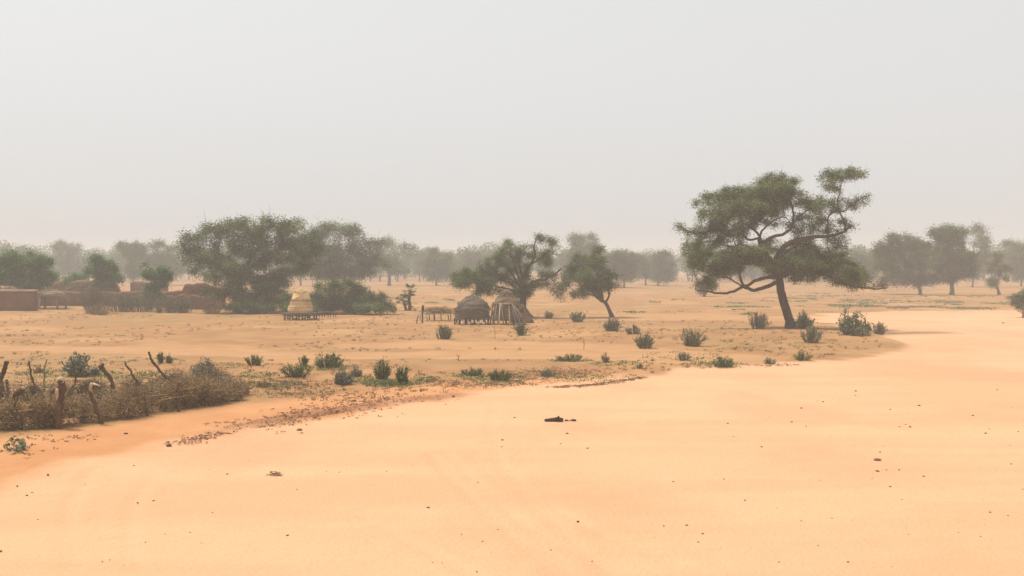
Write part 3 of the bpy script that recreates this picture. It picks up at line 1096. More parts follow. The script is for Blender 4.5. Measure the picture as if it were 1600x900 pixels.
# neem trees by the compound
NE = dict(leaf='neem_leaf', bark='grey_bark', lsize=.17, asp=.5, spread=.24, group='neem trees behind the mud walls')
quick_tree('neem_tree', (48, 486), [(45, 410, 30, 16), (20, 415, 26, 18), (65, 420, 18, 18), (40, 435, 40, 16), (10, 430, 26, 18), (60, 440, 22, 12), (48, 396, 10, 7), (20, 398, 9, 7), (-15, 425, 22, 18)],
           (44, 452), 'dense green round neem tree rising over the smooth mud wall', D=78, nattr=420, step=.26, dk=.4, tip=.014, nleaf=26000, r=.2, jit=.3, **NE)
quick_tree('neem_tree', (170, 482), [(160, 412, 18, 10), (150, 405, 8, 6), (172, 420, 14, 12), (155, 425, 18, 10), (165, 435, 20, 8), (148, 418, 9, 10)],
           (165, 446), 'smaller green neem tree standing behind the straw domes', D=86, nattr=260, step=.26, dk=.4, tip=.014, nleaf=9500, r=.13, jit=.3, **NE)
quick_tree('neem_tree', (122, 480), [(112, 434, 12, 6), (128, 432, 10, 6), (118, 440, 14, 5)],
           (120, 446), 'low dark green treetop just showing over the mud roof', D=92, nattr=130, step=.26, dk=.4, tip=.014, nleaf=4500, r=.1, jit=.3, **NE)
quick_tree('small_tree', (236, 486), [(228, 416, 8, 6), (228, 432, 10, 8), (252, 425, 14, 8), (250, 436, 14, 8), (240, 448, 16, 8), (232, 460, 12, 8), (248, 462, 12, 8), (262, 430, 6, 6)],
           (238, 462), 'slim two-headed dark green tree in front of the old mud wall', D=76, leaf='neem_leaf', bark='grey_bark', nattr=240, step=.22, dk=.34, tip=.012, nleaf=8500, lsize=.14, spread=.2, r=.09, gap=.1)

# ------------------------------------------------------------------ shrubs
def shrub(px, py, w, h, label, style='grey', cat='shrub', group=None, name='shrub', D=None, n=None, seed=None, stems=None):
    """w, h in photo pixels; built in metres at the ground point under (px, py)"""
    if D is None:
        x, y = gnd(px, py)
    else:
        x, y = at_d(px, py, D)[:2]
    k = y / F
    W, H = w * k, h * k * 1.04
    g = np.random.default_rng(int(px * 7 + py * 13) if seed is None else seed)
    root = empty(name, (x, y, gz(x, y)), label, cat, group)
    st = {'grey': ('shrub_leaf', 'grey_bark', .05, .4, .9), 'green': ('green_leaf', 'stake', .06, .45, .5),
          'pale': ('pale_leaf', 'grey_bark', .08, .5, .5), 'big': ('shrub_leaf', 'grey_bark', .13, .55, .8),
          'dry': ('dry_leaf', 'dry_brush', .045, .35, .3), 'dark': ('dark_leaf', 'bark', .09, .5, .3),
          'bigpale': ('pale_leaf', 'grey_bark', .14, .55, .8)}[style]
    ns = stems or int(np.clip(16 + W * 26, 12, 130))
    a = g.uniform(0, 2 * math.pi, ns)
    rr = np.sqrt(g.uniform(0, 1, ns))
    # uneven dome: a few lobes set the outline
    lob = 1 + .2 * np.sin(a * 2 + g.uniform(0, 6)) + .14 * np.sin(a * 5 + g.uniform(0, 6))
    top = np.stack([np.cos(a) * rr * W * .5 * lob, np.sin(a) * rr * W * .42 * lob, H * ((1 - .5 * rr ** 4) if style in ('grey', 'green', 'dark') else (1 - .78 * rr ** 2)) * g.uniform(.6, 1.08, ns)], 1)
    b0 = np.stack([np.cos(a) * rr * W * .27, np.sin(a) * rr * W * .22, np.full(ns, -.04)], 1)
    mid = (b0 + top) / 2 + g.normal(size=(ns, 3)) * W * .04 + np.array([0, 0, H * .06])
    sb, lb = MB(), MB()
    r = min(.014, .02 * H + .004)
    sticks(sb, b0, mid, r, r * .75)
    sticks(sb, mid, top, r * .75, r * .3)
    # side twigs
    m = ns * 9
    q = g.integers(0, ns, m)
    t = g.uniform(.08, 1, m)[:, None]
    p0 = np.where(t < .5, b0[q] + (mid - b0)[q] * t * 2, mid[q] + (top - mid)[q] * (t * 2 - 1))
    d = (top - b0)[q]
    d /= np.linalg.norm(d, axis=1)[:, None]
    d = d + g.normal(size=(m, 3)) * .5
    p1 = p0 + d * H * g.uniform(.08, .2, (m, 1))
    p1[:, 2] = np.maximum(p1[:, 2], .01)
    sticks(sb, p0, p1, r * .5, r * .25)
    size = st[2] * (1 if H > .35 else .75)
    if n is None:
        n = int(np.clip(W * H * 4200 / (size / .06) ** 1.7, 200, 12000))
    q = g.integers(0, m, n)
    t = g.uniform(0, 1.05, (n, 1))
    c = p0[q] + (p1 - p0)[q] * t + g.normal(size=(n, 3)) * size * .5
    c[:, 2] = np.maximum(c[:, 2], .015)
    dirs = (p1 - p0)[q]
    dirs /= np.linalg.norm(dirs, axis=1)[:, None] + 1e-9
    leaves(lb, c, size, st[3], st[4] * .6, dirs, g, .45)
    sb.obj('stem', M[st[1]], root)
    lb.obj('foliage', M[st[0]], root)
    return root


SG = 'low shrubs dotted over the bare ground'
shrub(693, 531, 28, 21, 'rounded grey-green shrub in front of the wooden rack', 'grey', group=SG)
shrub(816, 526, 24, 19, 'grey-green shrub below the thatched cone granary', 'grey', group=SG)
shrub(857, 499, 17, 10, 'tiny round shrub right of the granary tree\'s foot', 'grey', group=SG)
shrub(902, 504, 27, 15, 'dull green shrub between the granary tree and the crooked tree', 'grey', group=SG)
shrub(956, 521, 31, 20, 'grey-green shrub below the crooked forked tree', 'grey', group=SG)
shrub(990, 527, 26, 13, 'flat shrub just above the densest one at the centre right', 'grey', group=SG)
shrub(1009, 547, 33, 23, 'dense dark grey-green shrub, nearest of the three beside the crooked tree', 'grey', group=SG)
shrub(1081, 545, 32, 27, 'thick upright dark shrub standing alone left of the big acacia', 'grey', group=SG)
shrub(1185, 521, 37, 23, 'pale round shrub left of the big acacia\'s trunk', 'grey', group=SG)
shrub(1255, 519, 28, 26, 'leafy shrub sprouting against the big acacia\'s trunk', 'big', group=SG)
shrub(1268, 541, 32, 22, 'brownish dome-shaped shrub right below the big acacia\'s trunk', 'grey', group=SG)
shrub(1333, 532, 44, 36, 'tallest leafy shrub on the sand right of the big acacia', 'big', group=SG, n=1400)
shrub(1323, 532, 20, 52, 'tall spindly shoot rising from the tallest leafy shrub', 'big', group=SG, stems=7, n=260)
shrub(1352, 532, 18, 38, 'thin leafy shoot at the right flank of the tallest shrub', 'big', group=SG, stems=5, n=200)
shrub(1373, 525, 21, 18, 'small twiggy shrub at the right tip of the sandy mound', 'grey', group=SG)
quick_tree('bushy_sapling', (1598, 496), [(1590, 466, 16, 9), (1606, 462, 18, 12), (1584, 474, 10, 6), (1600, 478, 18, 7)],
           (1598, 484), 'round bush on a thin stem at the far right edge', leaf='shrub_leaf', bark='grey_bark',
           nattr=160, step=.12, dk=.2, tip=.008, nleaf=8000, lsize=.09, spread=.13, r=.05, cat='shrub')
LG = 'low green weeds along the track'
for (px, py, w, h, st, lab) in [
    (1130, 574, 36, 16, 'green', 'ragged low green weed on the track edge left of the mound'),
    (1255, 565, 30, 12, 'green', 'bright green tuft on the track edge below the big acacia'),
    (1068, 567, 24, 12, 'grey', 'small dull weed beside the ragged one at the track edge'),
    (892, 567, 54, 9, 'green', 'long flat green mat of weed in the middle of the field'),
    (397, 574, 28, 15, 'green', 'small green tuft right of the brush fence, farthest row'),
    (463, 593, 40, 20, 'green', 'bright green mound of weed right of the brush fence end'),
    (475, 574, 14, 15, 'dark', 'narrow dark weed beside the wide green mat'),
    (513, 577, 52, 20, 'green', 'wide spreading green weed with a dry stalk standing in it'),
    (536, 603, 36, 24, 'pale', 'pale grey-green rounded weed between the mound and the twin dark ones'),
    (557, 591, 18, 16, 'pale', 'pale small weed tucked behind the rounded one'),
    (597, 595, 27, 28, 'green', 'upright dark green shrub, left one of a close pair'),
    (628, 602, 24, 27, 'green', 'upright dark green shrub, right one of a close pair'),
    (739, 588, 30, 12, 'green', 'flat green weed in the field right of the close pair'),
    (780, 597, 42, 16, 'green', 'ragged green weed in dark litter near the track edge'),
    (856, 590, 26, 11, 'grey', 'small grey weed amid dry litter by the track edge'),
    (946, 570, 14, 14, 'dry', 'dry brown tuft right of the long flat mat'),
    (1000, 579, 20, 9, 'dry', 'dry little tuft near the track edge at centre right'),
    (1203, 569, 22, 9, 'grey', 'thin greyish weed between the ragged weed and the bright tuft'),
    (251, 570, 12, 15, 'green', 'left one of two tiny green weeds behind the brush fence'),
    (264, 570, 13, 13, 'green', 'right one of two tiny green weeds behind the brush fence'),
    (150, 592, 12, 11, 'grey', 'little weed at the back of the brush pen'),
    (410, 608, 26, 12, 'dry', 'dry tuft at the end of the brush fence'),
    (60, 586, 16, 12, 'dry', 'dry weed standing behind the left part of the pen'),
    (612, 603, 60, 5, 'green', 'creeping weed at the foot of the close pair'),
]:
    shrub(px, py, w, h, lab, st, 'weed', LG, 'weed')
shrub(125, 592, 42, 36, 'big-leaved pale milkweed bush behind the brush fence', 'bigpale', group=SG)
shrub(318, 606, 48, 42, 'grey-green bush growing out of the brush fence end', 'pale', group=SG)
# the fallen branch with leaves, near left corner
shrub(28, 712, 50, 20, 'broken leafy branch lying on the orange sand below the fence', 'big', 'branch', None, 'fallen_branch', n=110, stems=8)

# thickets before the compound and around the golden granary
TG = 'thickets along the compound'
for (px, py, w, h, st, lab) in [
    (150, 491, 64, 44, 'grey', 'broad dusty bush leaning on the old mud wall'),
    (155, 493, 36, 20, 'dry', 'grey twiggy heap at the foot of the broad dusty bush'),
    (190, 489, 56, 30, 'grey', 'grey-green bush in front of the old wall, left of the two-headed tree'),
    (222, 489, 56, 32, 'grey', 'dusty bush at the foot of the two-headed tree'),
    (260, 490, 54, 26, 'grey', 'low greyish bush right of the two-headed tree'),
    (287, 490, 34, 22, 'grey', 'low dusty bush before the ruined wall'),
    (332, 491, 30, 20, 'dry', 'isolated low bush left of the broad dark tree\'s trunk'),
]:
    shrub(px, py, w, h, lab, st, 'bush', TG, 'bush', n=6000)


def thicket(base, blobs, label, leaf='dark_leaf', D=None, **kw):
    a = dict(nattr=300, step=.22, dk=.34, tip=.012, nleaf=20000, lsize=.11, spread=.2, r=.08)
    a.update(kw)
    quick_tree('thicket', base, blobs, (base[0], base[1] - 6), label, cat='thicket', group=TG, leaf=leaf, bark='bark', D=D, **a)


thicket((415, 490), [(385, 470, 24, 16), (415, 462, 26, 20), (437, 470, 16, 18), (400, 480, 44, 9), (430, 452, 14, 9)],
        'dark dense thicket between the broad tree and the golden granary')
thicket((472, 488), [(470, 474, 30, 12), (450, 466, 14, 10), (492, 466, 14, 12), (470, 482, 34, 6)],
        'dark thicket seen either side of the golden granary', D=69, nattr=200, nleaf=14000)
thicket((555, 492), [(505, 465, 22, 16), (500, 448, 14, 8), (530, 450, 20, 12), (550, 446, 16, 10), (525, 475, 40, 14), (560, 465, 26, 18), (590, 472, 20, 16),
                     (575, 480, 36, 10), (608, 482, 14, 10), (622, 488, 10, 5), (500, 482, 26, 9)],
        'long dark thicket sloping down right of the golden granary', nattr=520, nleaf=36000, leaf='dark_leaf')

# small fan palm: two trunks with drooping heads
def fan_head(mb, c, rad, g, n=26):
    for i in range(n):
        a = g.uniform(0, 2 * math.pi)
        el = g.uniform(-.5, 1.2)
        d = np.array([math.cos(a) * math.cos(el), math.sin(a) * math.cos(el), math.sin(el)])
        tip = c + d * rad * g.uniform(.6, .9)
        sticks(mb, [c], [tip], .012, .008)
        s = np.cross(d, [0, 0, 1.0])
        s /= np.linalg.norm(s) + 1e-9
        for j in range(9):
            q = (j - 4) / 4 * 1.1
            e = tip + (d * math.cos(q) + s * math.sin(q)) * rad * .55 + np.array([0, 0, -rad * .22])
            m = (tip + e) / 2 + np.array([0, 0, .04])
            w = np.cross(e - tip, [0, 0, 1.0])
            w = w / (np.linalg.norm(w) + 1e-9) * .035
            mb.add([tip, m - w, e, m + w], np.array([[0, 1, 2, 3]]))


Dp = gnd(638, 486)[1]
kx = Dp / F
px0 = at_d(638, 486, Dp)
pt = empty('fan_palm', (px0[0], Dp, gz(px0[0], Dp)), 'small twin-stemmed fan palm on the open sand left of the granaries', 'palm')
tb = MB()
tube(tb, [(.1, 0, -.1), (.12, 0, .4), (.05, .02, .8), (.12, 0, 1.35)], [.16, .12, .12, .1], 8)
tb.obj('trunk', M['bark'], pt, True)
tb = MB()
tube(tb, [(-.12, -.05, -.1), (-.25, -.1, .35), (-.38, -.1, .7)], [.12, .1, .09], 8)
tb.obj('trunk', M['bark'], pt, True)
g = np.random.default_rng(5)
for c, rd in (((.14, 0, 1.42), .62), ((-.42, -.1, .75), .52)):
    fb = MB()
    fan_head(fb, np.array(c), rd, g, 34)
    fb.obj('crown', M['dark_leaf'], pt)
tb = MB()
fan_head(tb, np.array((.35, .1, .1)), .25, g, 10)
tb.obj('sucker', M['dark_leaf'], pt)

# ------------------------------------------------------------------ mud walls and buildings
def rough_box(x0, x1, y, z1, thick, seed, rag=.05, nx_=60, topf=None, z0=-.3, round_=.08):
    """mud wall as a closed swept mesh with an uneven top; local coords, origin at (0,0,0)"""
    g = np.random.default_rng(seed)
    xs_ = np.linspace(x0, x1, nx_)
    prof = [(-.5, 0), (-.5, .35), (-.5, .7), (-.47, .93), (-.3, 1.0), (0, 1.02), (.3, 1.0), (.47, .93), (.5, .7), (.5, .35), (.5, 0)]
    Vv = []
    lump = np.interp(xs_, np.linspace(x0, x1, 14), g.normal(size=14)) * rag
    for i, xx in enumerate(xs_):
        H = (z1 if topf is None else topf(xx)) + lump[i] + g.normal() * rag * .25
        for j, (a, b) in enumerate(prof):
            o_ = g.normal() * .012
            Vv.append((xx + g.normal() * .01, y + a * thick + o_, z0 + (H - z0) * b))
    m = len(prof)
    Ff = []
    for i in range(nx_ - 1):
        for j in range(m - 1):
            Ff.append([i * m + j, i * m + j + 1, (i + 1) * m + j + 1, (i + 1) * m + j])
        Ff.append([i * m + m - 1, i * m, (i + 1) * m, (i + 1) * m + m - 1])
    Ff = [np.array(Ff), np.array([list(range(m))[::-1]]), np.array([[(nx_ - 1) * m + j for j in range(m)]])]
    return np.array(Vv), Ff


def wall(px0, px1, pytop, D, label, mat, name='mud_wall', thick=.4, rag=.05, topf=None, seed=1, nx_=60, cat='wall', rz=0.0, cap=None):
    xa, xb = at_d(px0, 480, D)[0], at_d(px1, 480, D)[0]
    xc = (xa + xb) / 2
    root = empty(name, (xc, D, gz(xc, D)), label, cat, None, rz)
    H = at_d(px0, pytop, D)[2] - gz(xc, D)
    v, f = rough_box(xa - xc, xb - xc, 0, H, thick, seed, rag, nx_, (None if topf is None else (lambda xx: topf(xx, H, (xb - xa) / 2))))
    b = MB()
    b.add(v, f)
    b.obj('wall', M[mat], root, True)
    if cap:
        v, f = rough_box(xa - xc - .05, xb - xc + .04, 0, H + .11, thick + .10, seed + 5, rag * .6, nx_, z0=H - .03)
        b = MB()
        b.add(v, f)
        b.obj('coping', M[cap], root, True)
    return root, H


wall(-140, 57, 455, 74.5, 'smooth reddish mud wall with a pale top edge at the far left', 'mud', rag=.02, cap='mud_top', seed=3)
wall(60, 262, 456, 83, 'long weathered brown mud wall behind the dry bushes', 'old_mud', rag=.035, seed=4, nx_=90)
# flat roofed house behind
def mud_house(px0, px1, pytop, D, depth, label, seed):
    xa, xb = at_d(px0, 480, D)[0], at_d(px1, 480, D)[0]
    xc = (xa + xb) / 2
    root = empty('mud_house', (xc, D, gz(xc, D)), label, 'house')
    H = at_d(px0, pytop, D)[2] - gz(xc, D)
    w = (xb - xa) / 2
    b = MB()
    v, f = rough_box(-w, w, 0, H, .35, seed, .05)
    b.add(v, f)
    v, f = rough_box(-w, w, depth, H, .35, seed + 1, .05)
    b.add(v, f)
    for s in (-1, 1):
        v, f = rough_box(0.2, depth - .2, 0, H, .35, seed + 2, .05, 30)
        v = np.stack([s * (w - .2) + v[:, 1], v[:, 0], v[:, 2]], 1)
        b.add(v, f)
    b.obj('wall', M['old_mud'], root, True)
    b = MB()
    vv = [(-w + .2, .15, H - .3), (w - .2, .15, H - .3), (w - .2, depth - .15, H - .3), (-w + .2, depth - .15, H - .3),
          (-w + .2, .15, H - .16), (w - .2, .15, H - .16), (w - .2, depth - .15, H - .16), (-w + .2, depth - .15, H - .16)]
    b.add(vv, np.array([[0, 3, 2, 1], [4, 5, 6, 7], [0, 1, 5, 4], [1, 2, 6, 5], [2, 3, 7, 6], [3, 0, 4, 7]]))
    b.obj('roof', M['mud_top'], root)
    for i in range(6):
        b = MB()
        xx = -w + .5 + i * (2 * w - 1) / 5
        tube(b, [(xx, -.5, H - .35), (xx, .3, H - .33)], [.045, .045], 6)
        b.obj('roof_beam', M['dark_wood'], root)
    return root


mud_house(74, 132, 441, 92, 5, 'flat-roofed mud house half hidden between the two neem trees', 11)
mud_house(-60, 60, 452, 96, 5, 'low mud house behind the dense neem tree', 15)


def ruin_top(xx, H, hw):
    t = (xx + hw) / (2 * hw)
    return H * float(np.interp(t, [0, .1, .28, .33, .6, .66, .8, .86, 1], [.70, .70, .72, .99, .98, .97, .84, .83, .70]))


wall(258, 352, 443, 80, 'ruined reddish mud wall with a stepped broken top beside the broad tree', 'mud', rag=.05, topf=ruin_top, seed=8)
wall(262, 345, 462, 77.5, 'low crumbling mud wall in front of the ruined one', 'old_mud', rag=.09, seed=9, thick=.35)
wall(205, 262, 441, 97, 'far pale mud wall glimpsed over the long one', 'old_mud', rag=.04, seed=12)


# ------------------------------------------------------------------ lathe helper and straw things
def lathe(mb, prof, sides=40, g=rng, amp=.02, rings=None, c=(0, 0, 0), sx=1.0, sy=1.0):
    pr = np.array(prof, float)
    # densify
    P_ = [pr[0]]
    for a, b in zip(pr[:-1], pr[1:]):
        n = max(1, int(np.hypot(*(b - a)) / .05))
        for j in range(1, n + 1):
            P_.append(a + (b - a) * j / n)
    P_ = np.array(P_)
    ang = np.linspace(0, 2 * math.pi, sides, endpoint=False)
    V_ = []
    for i, (r, z) in enumerate(P_):
        rr = r + amp * (vnoise(np.cos(ang) * 2 + 5, np.sin(ang) * 2 + z * 3, .5, 9) - .5) * min(1, r * 4) * 2
        rr = rr + g.normal(size=sides) * amp * .12
        V_.append(np.stack([c[0] + np.cos(ang) * rr * sx, c[1] + np.sin(ang) * rr * sy, np.full(sides, c[2] + z)], 1))
    V_ = np.concatenate(V_)
    a = np.arange(sides)
    b = (a + 1) % sides
    Fq = np.concatenate([np.stack([i * sides + a, i * sides + b, (i + 1) * sides + b, (i + 1) * sides + a], 1) for i in range(len(P_) - 1)])
    mb.add(V_, [Fq, np.array([list(range(sides))[::-1]]), np.array([[(len(P_) - 1) * sides + k for k in range(sides)]])])


def fringe(mb, rad, z0, dz, n, g, out=.06, c=(0, 0), r=.008):
    """loose straw ends hanging around a ring"""
    a = g.uniform(0, 2 * math.pi, n)
    rr = rad * g.uniform(.94, 1.02, n)
    p0 = np.stack([c[0] + np.cos(a) * rr, c[1] + np.sin(a) * rr, z0 + g.uniform(-.03, .05, n)], 1)
    p1 = p0 + np.stack([np.cos(a) * out + g.normal(size=n) * .05, np.sin(a) * out + g.normal(size=n) * .05, -dz * g.uniform(.4, 1.3, n)], 1)
    sticks(mb, p0, p1, r, r * .5)


def platform(root, W, Dp_, z, nleg, g, wood_mat='dark_wood', leg_h=None):
    """rough pole deck on forked legs; deck is one part, every leg another"""
    b = MB()
    for s in (-1, 1):
        for zz in (0,):
            tube(b, [(-W / 2, s * Dp_ / 2 * .8, z - .06), (0, s * Dp_ / 2 * .8, z - .05 + g.normal() * .01), (W / 2, s * Dp_ / 2 * .8, z - .06)], [.045, .05, .04], 6)
    n = int(W / .09)
    for i in range(n):
        x_ = -W / 2 + (i + .5) * W / n + g.normal() * .01
        l = Dp_ / 2 * g.uniform(.9, 1.15)
        tube(b, [(x_, -l, z + g.normal() * .01), (x_ + g.normal() * .02, l, z + g.normal() * .01)], [.03, .025], 5)
    b.obj('platform', M['grey_wood'], root, True)
    for i in range(nleg):
        x_ = -W / 2 + .08 + i * (W - .16) / (nleg - 1) + g.normal() * .03
        for s in (-1, 1):
            lb = MB()
            tube(lb, [(x_ + g.normal() * .05, s * Dp_ * .4, -.15), (x_ + g.normal() * .02, s * Dp_ * .4, z * .5), (x_, s * Dp_ * .4, z - .02)], [.05, .045, .05], 7)
            lb.obj('leg', M[wood_mat], root, True)


g = np.random.default_rng(21)
# golden granary
D1 = gnd(470, 501)[1]
k1 = D1 / F
x1, _, _ = at_d(470, 500, D1)
gr = empty('straw_granary', (x1, D1, gz(x1, D1)), 'golden straw granary with a bright yellow conical top on a stilt platform', 'granary', None, .1)
platform(gr, 50 * k1, 1.7, 11 * k1, 6, g)
z0 = 11 * k1 + .03
R0 = 19.5 * k1
b = MB()
lathe(b, [(R0 * .98, z0), (R0 * 1.0, z0 + 4 * k1), (R0 * .90, z0 + 12 * k1), (R0 * .74, z0 + 20 * k1), (R0 * .64, z0 + 24 * k1), (.1, z0 + 24.5 * k1)], 48, g, .05)
bod = b.obj('body', M['straw_pale'], gr, True)
b = MB()
for zz, rr in ((3, 1.005), (9, .94), (15, .855), (19, .775)):
    a = np.linspace(0, 2 * math.pi, 41)
    tube(b, np.stack([np.cos(a) * R0 * rr * 1.01, np.sin(a) * R0 * rr * 1.01, z0 + zz * k1 + .01 * np.sin(a * 3)], 1), [.018] * 41, 5, False)
b.obj('rope_band', M['straw_pale'], gr)
b = MB()
lathe(b, [(R0 * .77, z0 + 19.5 * k1), (R0 * .72, z0 + 23 * k1), (R0 * .56, z0 + 29 * k1), (R0 * .36, z0 + 32.5 * k1), (R0 * .2, z0 + 35 * k1), (R0 * .15, z0 + 37 * k1), (.03, z0 + 38 * k1)], 40, g, .06)
cap = b.obj('roof', M['straw_gold'], gr, True)
b = MB()
fringe(b, R0 * .77, z0 + 20.0 * k1, .12, 320, g)
fringe(b, R0 * .42, z0 + 32 * k1, .12, 160, g)
b.obj('straw_ends', M['straw_loose'], cap)
wo = empty('firewood_stack', tuple(gr.location), 'short grey firewood stacked under the golden granary\'s platform', 'firewood')
for i in range(14):       # clutter of sticks and slabs lying under it
    b = MB()
    x_ = g.uniform(-1.1, 1.1)
    tube(b, [(x_, g.uniform(-.4, .5), .05), (x_ + g.uniform(-.4, .4), g.uniform(-.3, .3), g.uniform(.1, .35))], [.03, .025], 5)
    b.obj('log', M['grey_wood'], wo, True)
# low rail of sticks right of it
b = MB()
x_, y_ = gnd(512, 497)
rk = empty('stick_rack', (x_, y_, gz(x_, y_)), 'low row of crooked sticks right of the golden granary', 'rack')
for i in range(7):
    lb = MB()
    xx = -.55 + i * .19
    tube(lb, [(xx, g.normal() * .05, -.1), (xx + g.normal() * .03, 0, .2), (xx + g.normal() * .04, 0, .36)], [.03, .026, .022], 6)
    lb.obj('post', M['dark_wood'], rk, True)
b = MB()
tube(b, [(-.62, 0, .33), (0, .03, .36), (.66, 0, .30)], [.03, .03, .025], 6)
b.obj('rail', M['grey_wood'], rk, True)

# grey domed granary
D2 = gnd(738, 508)[1]
k2 = D2 / F
x2 = at_d(738, 508, D2)[0]
g2 = empty('straw_granary', (x2, D2, gz(x2, D2)), 'wide grey domed granary with plaited bands above a dark-legged platform', 'granary')
platform(g2, 56 * k2, 1.9, 10 * k2, 8, g)
z0 = 10 * k2 + .02
R0 = 27 * k2
b = MB()
lathe(b, [(R0 * 1.0, z0), (R0 * 1.02, z0 + 4 * k2), (R0 * .99, z0 + 10 * k2), (R0 * .93, z0 + 14 * k2), (R0 * .3, z0 + 15 * k2)], 48, g, .06)
b.obj('body', M['straw_grey'], g2, True)
b = MB()
lathe(b, [(R0 * 1.04, z0 + 13.2 * k2), (R0 * .99, z0 + 15 * k2), (R0 * .83, z0 + 21.5 * k2), (R0 * .60, z0 + 27.5 * k2), (R0 * .32, z0 + 31.5 * k2), (R0 * .12, z0 + 34 * k2), (.02, z0 + 35.5 * k2)], 44, g, .09)
cap = b.obj('roof', M['straw_grey'], g2, True)
b = MB()
fringe(b, R0 * 1.03, z0 + 13.5 * k2, .12, 420, g)
fringe(b, R0 * .83, z0 + 23 * k2, .14, 260, g)
fringe(b, R0 * .38, z0 + 31 * k2, .14, 140, g)
b.obj('straw_ends', M['straw_loose'], cap)
b = MB()
for zz, rr in ((2, 1.015), (7, 1.01)):
    a = np.linspace(0, 2 * math.pi, 49)
    tube(b, np.stack([np.cos(a) * R0 * rr, np.sin(a) * R0 * rr, z0 + zz * k2 + .02 * np.sin(a * 4)], 1), [.022] * 49, 5, False)
b.obj('rope_band', M['straw_brown'], g2)
# pots under the platform
for i, (px, rp, lab) in enumerate([(723, .11, 'white pot under the grey granary, leftmost of the row'), (733, .10, 'white pot under the grey granary, second from the left'),
                                   (747, .10, 'white pot under the grey granary, third from the left'), (756, .09, 'white pot under the grey granary, rightmost of the row')]):
    xx = at_d(px, 505, D2)[0]
    pb = MB()
    lathe(pb, [(rp * .5, 0), (rp * .95, rp * .6), (rp, rp * 1.1), (rp * .75, rp * 1.7), (rp * .5, rp * 1.9), (rp * .62, rp * 2.1), (rp * .5, rp * 2.05), (rp * .4, rp * 1.6)], 20, g, .002)
    o = pb.obj('clay_pot', M['pot'], None, True)
    yy = D2 - .9
    o.location = (xx * (yy / D2), yy, gz(xx, yy) - .01)
    tagset(o, lab, 'pot', 'white pots under the grey granary')

# thatched cone granary with poles leaning on it
D3 = gnd(790, 508)[1]
x3 = at_d(791, 508, D3)[0]
g3 = empty('straw_granary', (x3, D3, gz(x3, D3)), 'brown thatched cone granary with a hat-like top and poles leaning on it', 'granary')
k3 = D3 / F
platform(g3, 44 * k3, 1.7, 9 * k3, 5, g)
R0 = 21 * k3
z0 = 9 * k3
b = MB()
lathe(b, [(R0 * 1.0, z0), (R0 * .98, z0 + 8 * k3), (R0 * .9, z0 + 20 * k3), (R0 * .82, z0 + 26 * k3), (.1, z0 + 27 * k3)], 40, g, .06)
b.obj('body', M['straw_brown'], g3, True)
b = MB()
lathe(b, [(R0 * 1.02, z0 + 22 * k3), (R0 * .95, z0 + 25 * k3), (R0 * .82, z0 + 30 * k3), (R0 * .62, z0 + 33 * k3), (R0 * .58, z0 + 34 * k3), (R0 * .46, z0 + 40 * k3), (R0 * .25, z0 + 44 * k3), (.02, z0 + 45.5 * k3)], 40, g, .08)
cap = b.obj('roof', M['straw_brown'], g3, True)
b = MB()
fringe(b, R0 * 1.01, z0 + 22.5 * k3, .2, 420, g)
fringe(b, R0 * .6, z0 + 34 * k3, .14, 200, g)
b.obj('straw_ends', M['straw_loose'], cap)
for i, (xa, xb, mt) in enumerate([(772, 776, 'grey_wood'), (780, 782, 'pale_wood'), (787, 784, 'grey_wood'), (797, 795, 'pale_wood'), (806, 798, 'grey_wood'), (815, 800, 'grey_wood'), (823, 803, 'grey_wood'), (766, 771, 'dark_wood')]):
    pb = MB()
    X_ = (at_d(xa, 508, D3)[0] - x3, at_d(xb, 480, D3)[0] - x3)
    tube(pb, [(X_[0], -1.15 + .1 * g.normal(), -.1), ((X_[0] + X_[1]) / 2 + g.normal() * .04, -.98, .6), (X_[1], -R0 * .9, 1.25 + g.uniform(-.15, .1))], [.045, .04, .03], 7)
    pb.obj('leaning_pole', M[mt], g3, True)
# low straw lean-to heap right of it
b = MB()
x4, y4 = gnd(815, 506)
lathe(b, [(.62, -.05), (.58, .15), (.42, .55), (.2, .95), (.04, 1.12)], 28, g, .12, sx=1.1)
n = 700
a = g.uniform(0, 2 * math.pi, n)
zt = g.uniform(0, 1, n)
rr = .62 * (1 - zt * .85)
p0 = np.stack([np.cos(a) * rr * 1.1, np.sin(a) * rr, zt * 1.1], 1)
p1 = p0 + np.stack([np.cos(a) * .1 + g.normal(size=n) * .1, np.sin(a) * .1, -g.uniform(.1, .35, n)], 1)
p1[:, 2] = np.maximum(p1[:, 2], 0)
sticks(b, p0, p1, .012, .006)
o = b.obj('straw_heap', M['straw_brown'], None)
o.location = (x4, y4 + .4, gz(x4, y4))
tagset(o, 'brown heap of straw piled between the cone granary and the tree foot', 'straw heap')

# rack with brush left of the grey granary, with posts
xr, yr = gnd(690, 502)
rr_ = empty('pole_rack', (xr, yr, gz(xr, yr)), 'thin-legged wooden rack heaped with dry brush left of the grey granary', 'rack')
for xx, hh in ((-.75, .42), (-.5, .5), (.0, .45), (.55, .48), (.9, .4), (-.4, .4), (.45, .4)):
    lb = MB()
    tube(lb, [(xx, g.uniform(-.3, .3), -.1), (xx + g.normal() * .03, 0, hh)], [.03, .025], 6)
    lb.obj('leg', M['dark_wood'], rr_, True)
b = MB()
for i in range(5):
    tube(b, [(-1.0, -.3 + i * .15, .45 + g.normal() * .02), (0, -.3 + i * .15, .5), (1.25, -.3 + i * .15, .42)], [.025] * 3, 5)
b.obj('platform', M['grey_wood'], rr_, True)
b = MB()
n = 900
c = g.normal(size=(n, 3)) * np.array([.42, .22, .09]) + np.array([-.2, 0, .62])
d = g.normal(size=(n, 3)) * np.array([.25, .15, .07])
sticks(b, c, c + d, .011, .006)
o = b.obj('brush_heap', M['dry_brush'], None)
o.location = rr_.location
